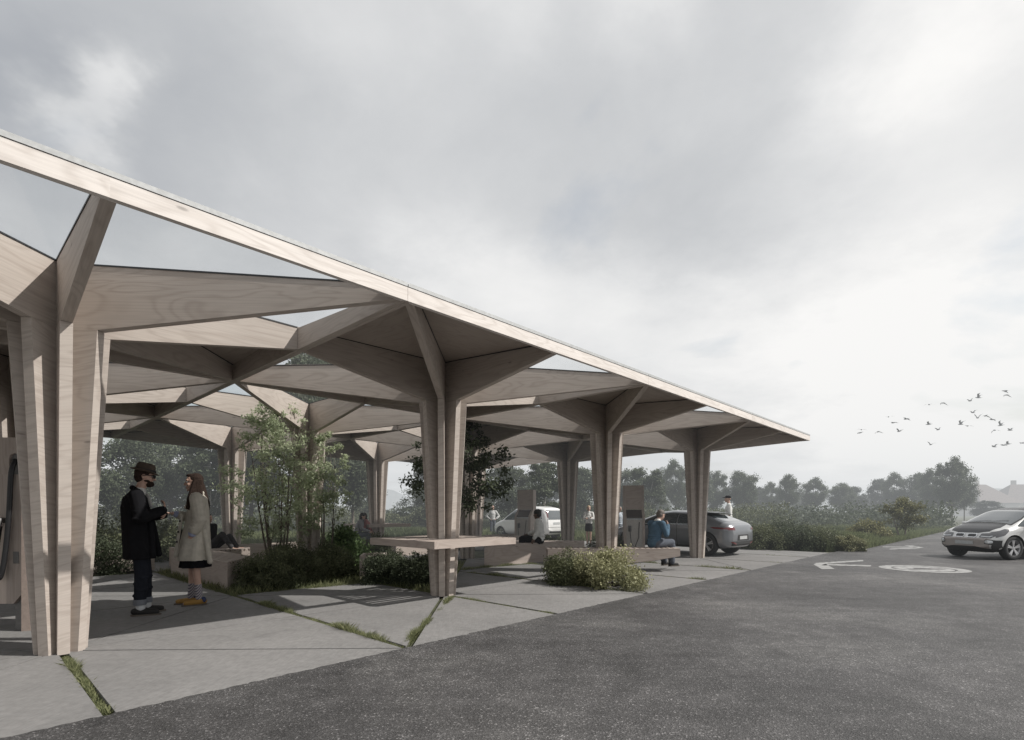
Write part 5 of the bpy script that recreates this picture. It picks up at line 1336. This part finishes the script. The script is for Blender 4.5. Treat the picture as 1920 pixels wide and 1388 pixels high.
B.cap(J['shL'], J['elL'], .084, .082); B.cap(J['elL'], V3(J['elL']).lerp(V3(J['wrL']), .72), .084, .072)
for q in range(5): c = V3(J['shL']).lerp(V3(J['elL']), .35+.17*q); B.ell(c, (.088, .082, .022))
for q in range(3): c = V3(J['elL']).lerp(V3(J['wrL']), .1+.25*q); B.ell(c, (.090, .084, .020))
B.cap((.03, .06, 1.46), (.12, .05, 1.30), .03, .025); B.cap((.03, -.06, 1.46), (.12, -.05, 1.30), .03, .025); B.cap((-.06, .06, 1.49), (-.06, -.06, 1.49), .035, .035)
B.cap((.165, .06, 1.20), (.235, .08, .66), .02, .02); B.cap((-.10, .16, 1.0), (-.17, .18, .58), .03, .035)
B.build('trench_coat', BEIGE, wo, .0075, 1)
m = MB()
for z in (1.12, .98, .85):
    x = .15+(1.2-z)*.12
    for s_ in (-1, 1): m.box((x+.02, .115+(1.2-z)*.04 if s_ > 0 else -.02, z), (.022, .022, .022))
m.build('buttons', BAND, wo)
B = Blob(); a, b_ = V3(J['elR']), V3(J['wrR']); B.cap(a.lerp(b_, .58), a.lerp(b_, .82), .052, .046); a, b_ = V3(J['elL']), V3(J['wrL']); B.cap(a.lerp(b_, .70), a.lerp(b_, .98), .060, .050); B.build('shirt_cuffs', SHIRTS, wo, .008, 1)
m = MB(); wR = V3(J['wrR'])
ph = empty('phone', (0, 0, 0)); bpy.data.objects.remove(ph)
M_ = wo.matrix_basis
mm = MB(); mm.box((0, 0, 0), (.145, .070, .009)); po = mm.build('phone', BLKP, None, False, .003)
po.matrix_world = Matrix.Translation((p.x, p.y, .006)) @ Matrix.Rotation(R(205), 4, 'Z') @ Matrix.Scale(k*1.075, 4) @ Matrix.Translation(wR+V3((.125, .03, .022))) @ Matrix.Rotation(R(-14), 4, 'Y') @ Matrix.Rotation(R(15), 4, 'Z')
tag(po, 'black phone in the right hand of the woman with the beige coat', 'phone')
B = Blob(); B.loft([((.16, -.20, 1.0), .07, .03), ((.165, -.20, .88), .10, .045), ((.165, -.20, .80), .09, .04)], 20)
ho = B.build('handbag', plain('black_leather', (.012, .012, .012), .4), None, .008, 1); 
mm = MB(); mm.tube([(.16, -.22, 1.0), (.10, -.21, 1.2), (.0, -.15, 1.47)], .009, 6); st = mm.build('strap', BLK, ho)
ho.matrix_world = Matrix.Translation((p.x, p.y, .006)) @ Matrix.Rotation(R(205), 4, 'Z') @ Matrix.Scale(k*1.075, 4)
tag(ho, 'black shoulder bag hanging in front of the beige coat', 'bag')

def sit(root, J_up, seat, fwd_len=.44, shin=.46, lean=.10, spread=.10):
    """seated skeleton facing +x, pelvis above the origin"""
    z = seat+.10
    J = dict(pel=(0, 0, z), chest=(lean, 0, z+.34), neck=(lean*1.7, 0, z+.52), shL=(lean*1.2, .17, z+.46), shR=(lean*1.2, -.17, z+.46),
             elL=(lean+.10, .23, z+.20), elR=(lean+.10, -.23, z+.20), wrL=(lean+.30, .15, z+.12), wrR=(lean+.30, -.15, z+.12),
             hipL=(.03, .09, z-.01), hipR=(.03, -.09, z-.01), knL=(fwd_len, spread+.03, z+.01), knR=(fwd_len, -spread-.03, z+.01),
             anL=(fwd_len+.02, spread+.02, z+.01-shin), anR=(fwd_len+.02, -spread-.02, z+.01-shin))
    J['toL'] = (fwd_len+.18, spread+.04, J['anL'][2]-.05); J['toR'] = (fwd_len+.18, -spread-.04, J['anR'][2]-.05)
    J.update(J_up); return J
# ---- man in blue top sitting on the end of the cantilever bench
Cc = G(2, 0); sx = Cc.x
mr = empty('person', (3.10, 11.58, 0), R(28), 'seated man with greying hair, blue sweater and dark trousers on the bench end', 'person', None, .96)
J = sit(mr, {}, .53, .42, .46, .10); zz_ = J['pel'][2]
J.update(elR=(.16, -.24, zz_+.20), wrR=(.34, -.10, zz_+.40), elL=(.16, .22, zz_+.18), wrL=(.36, .05, zz_+.36), shL=(.09, .19, zz_+.44), shR=(.09, -.19, zz_+.44), chest=(.07, 0, zz_+.32), neck=(.14, 0, zz_+.50),
  hdR=((.3, .5, .8), (.8, -.4, 0), .6), hdL=((.3, -.5, .7), (.8, .4, 0), .6))
hm = HM((.225, 0, zz_+.635), 0, 22); bd = body(mr, J, SKIN, hm, .009); face_bits(mr, hm, bd)
B, R3 = hair_cap(mr, hm, HAIRG); B.build('hair', HAIRG, mr, .009, 2)
trousers(mr, J, GREYC, (.105, .085, .075), .95, 'trousers', .010, .155); shoes(mr, J, SHOE, SOLE)
top(mr, J, cloth('blue_grey_wool', (.075, .12, .165)), 'sweater', (.172, .182), (.078, .062, .050), .95)
B = Blob(); B.cap(V3(J['neck'])+V3((-.02, -.03, .0)), V3(J['neck'])+V3((-.02, .03, .0)), .058, .058); B.build('shirt_collar', WHITEC, mr, .008, 1)
# ---- seated person in white shirt on the block bench
ws = empty('person', G(2.40, .62) if False else (.72, 13.6, 0), R(170), 'seated person with dark hair and loose white shirt on the long bench block', 'person', None, .98)
J = sit(ws, {}, .50, .46, .44, .03); zz_ = J['pel'][2]; J.update(wrL=(.12, .30, zz_+.02), elL=(.02, .27, zz_+.22))
hm = HM((.075, 0, zz_+.645), -15, 6); body(ws, J, SKIND, hm, .010)
B, R3 = hair_cap(ws, hm, HAIRD); B.ell(hm @ V3((-.02, 0, .06)), (.105, .10, .085), M=R3); B.build('hair', HAIRD, ws, .010, 1)
trousers(ws, J, BLACKC, (.10, .08, .065), .95, 'trousers', .012, .15); shoes(ws, J, SHOE, SOLE); top(ws, J, WHITEC, 'shirt', (.165, .170), (.075, .06, .05), .9, .011)
# ---- young man with cap behind the hatchback
p3 = gx(1366, 19.6); k = 1.0
tb = empty('person', (p3.x, p3.y, 0), R(176), 'young man with black cap and white t-shirt standing behind the grey hatchback', 'person', None, 1.06)
tb.rotation_euler = (0, 0, R(160))
J = skel(.0, .09, .02); hm = HM((.03, 0, 1.655), -12, -3); bd = body(tb, J, SKIN, hm, .010); face_bits(tb, hm, bd)
B = Blob(); R3 = hm.to_3x3(); B.ell(hm @ V3((-.012, 0, .065)), (.104, .086, .070), M=R3); B.cap(hm @ V3((.07, -.04, .055)), hm @ V3((.15, -.03, .045)), .010, .008); B.cap(hm @ V3((.07, .04, .055)), hm @ V3((.15, .03, .045)), .010, .008); B.cap(hm @ V3((.08, 0, .056)), hm @ V3((.165, 0, .046)), .016, .012); B.build('cap', BLACKC, tb, .009, 1)
top(tb, J, WHITEC, 't_shirt', (.150, .158), (.072, .064, .05), 0, slv=False); trousers(tb, J, GREYC, name='trousers', voxel=.012); shoes(tb, J, SHOE, SOLE)
# ---- far standing woman
p4 = gx(1104, 20.4)
fw_ = empty('person', (p4.x, p4.y, 0), R(-100), 'blond woman with white blouse and short black skirt standing with folded arms', 'person', None, .865)
J = skel(.0, .07, .0); J.update(elL=(.06, .21, 1.17), elR=(.06, -.21, 1.17), wrL=(.20, -.02, 1.19), wrR=(.20, .03, 1.23), shL=(-.01, .155, 1.42), shR=(-.01, -.155, 1.42))
hm = HM((.03, 0, 1.64), 10, 0); body(fw_, J, SKIN, hm, .012, thin=.9)
B, R3 = hair_cap(fw_, hm, HAIRL); B.ell(hm @ V3((-.04, 0, -.03)), (.06, .088, .08), M=R3); B.build('hair', HAIRL, fw_, .011, 1)
top(fw_, J, WHITEC, 'blouse', (.148, .150), (.07, .06, .05), .9, .012, -.10, waist=1.08)
B = Blob(); B.loft([((0, 0, .98), .125, .15), ((0, 0, .78), .14, .17), ((0, 0, .62), .14, .17)], 20, .02, 6); B.build('skirt', BLACKC, fw_, .012, 1); shoes(fw_, J, SHOE, SOLE, .9)
# ---- far standing man in pale sweater
p5 = gx(924, 27)
fm = empty('person', (p5.x, p5.y, 0), R(-80), 'bald man with pale sweater standing with hands on his hips behind the planter', 'person', None, .90)
J = skel(.0, .09, .0); J.update(elL=(-.05, .36, 1.17), elR=(-.05, -.36, 1.17), wrL=(.06, .19, 1.02), wrR=(.06, -.19, 1.02)); hm = HM((.03, 0, 1.655), 0, 0); body(fm, J, SKIN, hm, .013)
top(fm, J, cloth('pale_sweater', (.42, .42, .41)), 'sweater', (.150, .160), (.072, .062, .05), .95, .013); trousers(fm, J, GREYC, name='trousers', voxel=.013); shoes(fm, J, SHOE, SOLE)
# ---- reclining person behind the trench coat, on the bench behind
rc = empty('person', (-6.95, 12.3, 0), R(-12), 'person in grey trousers sitting with raised knees behind the woman in the beige coat', 'person', None, .93)
J = sit(rc, {}, .465, .40, .40, -.10); zz_ = J['pel'][2]
J.update(knR=(.36, -.12, zz_+.26), anR=(.66, -.14, zz_-.06), toR=(.82, -.15, zz_-.09), knL=(.38, .10, zz_+.20), anL=(.60, .10, zz_-.06), toL=(.76, .11, zz_-.09), wrL=(-.25, .24, zz_-.04), elL=(-.2, .26, zz_+.2), wrR=(-.25, -.24, zz_-.04), elR=(-.2, -.26, zz_+.2))
hm = HM((-.14, 0, zz_+.66), 0, 0); body(rc, J, SKIN, hm, .012); B, R3 = hair_cap(rc, hm, HAIRD); B.build('hair', HAIRD, rc, .011, 1)
trousers(rc, J, cloth('dark_grey_trousers', (.05, .048, .05)), (.095, .078, .055), .95, 'trousers', .012, .145); top(rc, J, BLACKC, 'jacket', voxel=.012); shoes(rc, J, SHOE, SOLE)
poly_bench('box_bench', 'shaded box seat under the person with raised knees', [(.70, 1.37), (.86, 1.34), (.92, 1.50), (.70, 1.50)], .455, 'y')
# ---- two people at the small rear table
for (px_, Y_, rz_, lb, hmat, tmat, sk, nm) in ((668, 16.6, 10, 'person with long dark hair and striped top at the rear high table', HAIRD, STRIPE2, SKIN, 'a'),
                                              (694, 17.0, 200, 'person in dusty pink top seated across the rear high table', HAIRB, cloth('pink_cotton', (.30, .14, .13)), SKIN, 'b')):
    q_ = gx(px_, Y_); r_ = empty('person', (q_.x, q_.y, 0), R(rz_), lb, 'person', None, .93)
    J = sit(r_, {}, .50, .40, .46, .12); zz_ = J['pel'][2]; hm = HM((.21, 0, zz_+.62), 0, 22); body(r_, J, sk, hm, .013)
    B, R3 = hair_cap(r_, hm, hmat); B.ell(hm @ V3((-.03, 0, -.05)), (.06, .09, .13), M=R3); B.build('hair', hmat, r_, .012, 1)
    top(r_, J, tmat, 'top', voxel=.013); trousers(r_, J, GREYC, name='trousers', voxel=.013); shoes(r_, J, SHOE, SOLE)
    m = MB(); m.tube([(0, 0, .02), (0, 0, .48)], .03, 10); m.tube([(0, 0, 0), (0, 0, .02)], .18, 20); m.tube([(0, 0, .47), (0, 0, .505)], .17, 20)
    s_ = m.build('stool', CHD); s_.location = (q_.x, q_.y, 0); tag(s_, 'round stool under the %s' % ('person with the striped top' if nm == 'a' else 'person in the dusty pink top'), 'stool')
# ---- crouching person in pale blue behind the column, and one half hidden behind the third column
q_ = gx(864, 17.6); r_ = empty('person', (q_.x, q_.y, 0), R(200), 'person in pale blue shirt bent forward, half hidden by the standing table column', 'person', None, .9)
J = skel(.0, .10); J.update(pel=(-.12, 0, .80), chest=(.10, 0, 1.02), neck=(.26, 0, 1.12), shL=(.18, .17, 1.08), shR=(.18, -.17, 1.08), elL=(.28, .2, .84), elR=(.28, -.2, .84), wrL=(.42, .14, .70), wrR=(.42, -.14, .70), hipL=(-.12, .09, .76), hipR=(-.12, -.09, .76), knL=(.06, .10, .43), knR=(.06, -.10, .43))
hm = HM((.37, 0, 1.20), 0, 45); body(r_, J, SKIN, hm, .013); B, R3 = hair_cap(r_, hm, HAIRB); B.build('hair', HAIRB, r_, .012, 1); top(r_, J, cloth('pale_blue_cotton', (.22, .27, .42)), 'shirt', voxel=.013); trousers(r_, J, GREYC, name='trousers', voxel=.013); shoes(r_, J, SHOE, SOLE)
q_ = gx(1161, 19.6); r_ = empty('person', (q_.x, q_.y, 0), R(-60), 'person in pale patterned shirt half hidden by the right side of the third column', 'person', None, .84)
J = skel(.0, .09); hm = HM((.03, 0, 1.655), 0, 5); body(r_, J, SKIN, hm, .013); B, R3 = hair_cap(r_, hm, HAIRG); B.build('hair', HAIRG, r_, .012, 1); top(r_, J, cloth('pale_pattern', (.38, .42, .46), vary=.4), 'shirt', voxel=.013); trousers(r_, J, GREYC, name='trousers', voxel=.013); shoes(r_, J, SHOE, SOLE)
# ------------------------------------------------------------------ camera, light, sky
cam = bpy.data.cameras.new('camera'); co = bpy.data.objects.new('camera', cam); COL.objects.link(co)
co.location = (0, 0, EYE); co.rotation_euler = (R(90), 0, 0)
cam.sensor_width = 36; cam.lens = 36*F/1920; cam.shift_y = (H0-694)/1920; cam.clip_end = 4000; cam.clip_start = .05
scn.camera = co
scn.view_settings.view_transform = 'Standard'; scn.view_settings.look = 'None'; scn.view_settings.exposure = 0
SUN = Vector((1.0, -.11, 1.0)).normalized()
sl = bpy.data.lights.new('sun', 'SUN'); so = bpy.data.objects.new('sun', sl); COL.objects.link(so)
so.rotation_euler = (-SUN).to_track_quat('-Z', 'Y').to_euler(); so.location = SUN*50
sl.energy = 5.0; sl.angle = R(.6); sl.color = (1.0, .955, .90)
w = bpy.data.worlds.new('World'); scn.world = w; w.use_nodes = True
nt = w.node_tree; nt.nodes.clear()
out = nt.nodes.new('ShaderNodeOutputWorld')
sky = N(nt, 'ShaderNodeTexSky'); sky.sky_type = 'NISHITA'; sky.sun_disc = False
sky.sun_elevation = math.asin(SUN.z); sky.sun_rotation = math.atan2(SUN.x, SUN.y)
sky.air_density = 1.5; sky.dust_density = 3
bg1 = N(nt, 'ShaderNodeBackground'); bg1.inputs[1].default_value = .12; nt.links.new(sky.outputs[0], bg1.inputs[0])
tc = N(nt, 'ShaderNodeTexCoord'); sp = N(nt, 'ShaderNodeSeparateXYZ'); nt.links.new(tc.outputs['Generated'], sp.inputs[0])
def mth(op, a, b=None, clamp=False):
    n = N(nt, 'ShaderNodeMath', operation=op); n.use_clamp = clamp
    for k, x in ((0, a), (1, b)):
        if x is None: continue
        if isinstance(x, (int, float)): n.inputs[k].default_value = x
        else: nt.links.new(x, n.inputs[k])
    return n.outputs[0]
zz = mth('ADD', mth('MAXIMUM', sp.outputs[2], 0.0), .22)
cx = mth('DIVIDE', sp.outputs[0], zz); cy = mth('DIVIDE', sp.outputs[1], zz)
cmb = N(nt, 'ShaderNodeCombineXYZ'); nt.links.new(cx, cmb.inputs[0]); nt.links.new(cy, cmb.inputs[1]); cmb.inputs[2].default_value = 3.7
n1 = N(nt, 'ShaderNodeTexNoise', i_Scale=.95, i_Detail=7.0, i_Roughness=.52, i_Distortion=.25); nt.links.new(cmb.outputs[0], n1.inputs['Vector'])
n2 = N(nt, 'ShaderNodeTexNoise', i_Scale=2.6, i_Detail=8.0, i_Roughness=.6, i_Distortion=.3); nt.links.new(cmb.outputs[0], n2.inputs['Vector'])
nv0 = N(nt, 'ShaderNodeVectorMath', operation='NORMALIZE'); nt.links.new(tc.outputs['Generated'], nv0.inputs[0])
nn_ = N(nt, 'ShaderNodeTexNoise', i_Scale=1.7, i_Detail=6.0, i_Roughness=.62); nt.links.new(cmb.outputs[0], nn_.inputs['Vector'])
of = N(nt, 'ShaderNodeVectorMath', operation='SUBTRACT'); nt.links.new(nn_.outputs['Color'], of.inputs[0]); of.inputs[1].default_value = (.5, .5, .5)
os_ = N(nt, 'ShaderNodeVectorMath', operation='MULTIPLY'); nt.links.new(of.outputs[0], os_.inputs[0]); os_.inputs[1].default_value = (.42, .42, .26)
pv = N(nt, 'ShaderNodeVectorMath', operation='ADD'); nt.links.new(nv0.outputs[0], pv.inputs[0]); nt.links.new(os_.outputs[0], pv.inputs[1])
pn = N(nt, 'ShaderNodeVectorMath', operation='NORMALIZE'); nt.links.new(pv.outputs[0], pn.inputs[0])
def blob(dx, dy, dz, k):      # brighter or darker bank of cloud around a direction, with a ragged edge
    d = Vector((dx, dy, dz)).normalized()
    vm = N(nt, 'ShaderNodeVectorMath', operation='DOT_PRODUCT'); vm.inputs[1].default_value = d; nt.links.new(pn.outputs[0], vm.inputs[0])
    return mth('POWER', mth('MAXIMUM', vm.outputs['Value'], 0.0), k)
def D(px, py): return ((px-960), F, (H0-py))
v = mth('ADD', .585, mth('MULTIPLY', mth('SUBTRACT', n1.outputs[0], .5), .42))
v = mth('ADD', v, mth('MULTIPLY', mth('SUBTRACT', n2.outputs[0], .5), .26))
for px_, py_, k_, am in ((1780, 20, 110, .34), (1150, 0, 500, .16), (930, 10, 600, .10), (930, 560, 160, .24), (1120, 600, 130, .24), (1330, 630, 110, .22), (1560, 640, 90, .24), (1800, 640, 60, .26), (2100, 700, 14, .22),
                          (800, 600, 200, .10), (1500, 470, 90, -.09), (1720, 500, 120, -.08), (1250, 470, 90, -.06), (1100, 330, 25, -.02), (40, 110, 60, -.20), (185, 150, 900, .26), (190, 80, 1200, .24), (95, 240, 900, .26), (160, 230, 1200, .16), (60, 130, 150, -.12),
                          (640, 60, 200, .08), (300, 420, 60, -.05), (520, 400, 80, -.05), (250, 160, 300, -.02)):
    v = mth('ADD', v, mth('MULTIPLY', blob(*D(px_, py_), k_), am))
hz = mth('POWER', mth('SUBTRACT', 1.0, mth('MAXIMUM', sp.outputs[2], 0.0), True), 8.0)
v = mth('ADD', v, mth('MULTIPLY', hz, .20))
cr = ramp(nt, [(0, (.27, .29, .33)), (.25, (.40, .42, .455)), (.5, (.54, .555, .575)), (.75, (.765, .77, .775)), (1, (.975, .965, .95))])
nt.links.new(v, cr.inputs[0])
bg2 = N(nt, 'ShaderNodeBackground'); nt.links.new(cr.outputs[0], bg2.inputs[0]); bg2.inputs[1].default_value = 1.0
# thin gaps in the cloud where the blue sky shows
gap = ramp(nt, [(.36, .45), (.46, .0)]); nt.links.new(n1.outputs[0], gap.inputs[0])
mx = N(nt, 'ShaderNodeMixShader'); nt.links.new(gap.outputs[0], mx.inputs[0]); nt.links.new(bg2.outputs[0], mx.inputs[1]); nt.links.new(bg1.outputs[0], mx.inputs[2])
nt.links.new(mx.outputs[0], out.inputs[0])
# haze over the meadow and the tree belt: absorbing volume, airlight added as glow, for thin mist
m = bpy.data.materials.new('mist'); m.use_nodes = True; nt = m.node_tree; nt.nodes.clear()
out = nt.nodes.new('ShaderNodeOutputMaterial'); ab = N(nt, 'ShaderNodeVolumeAbsorption'); ab.inputs['Density'].default_value = HAZE; ab.inputs['Color'].default_value = (0, 0, 0, 1)
em = N(nt, 'ShaderNodeEmission'); em.inputs[0].default_value = (.70, .725, .74, 1); em.inputs[1].default_value = HAZE  # even glow stands in for light scattered by the haze
ad = N(nt, 'ShaderNodeAddShader'); nt.links.new(ab.outputs[0], ad.inputs[0]); nt.links.new(em.outputs[0], ad.inputs[1]); nt.links.new(ad.outputs[0], out.inputs['Volume'])
if HAZE > 0:
    mb = MB(); mb.box((0, 311, 6.9), (1200, 600, 14.2)); o = mb.build('haze', m); tag(o, kind='structure')
scn.cycles.volume_bounces = 0; scn.cycles.max_bounces = 8; scn.cycles.transparent_max_bounces = 24; scn.cycles.use_denoising = True
scn.cycles.sample_clamp_indirect = 4
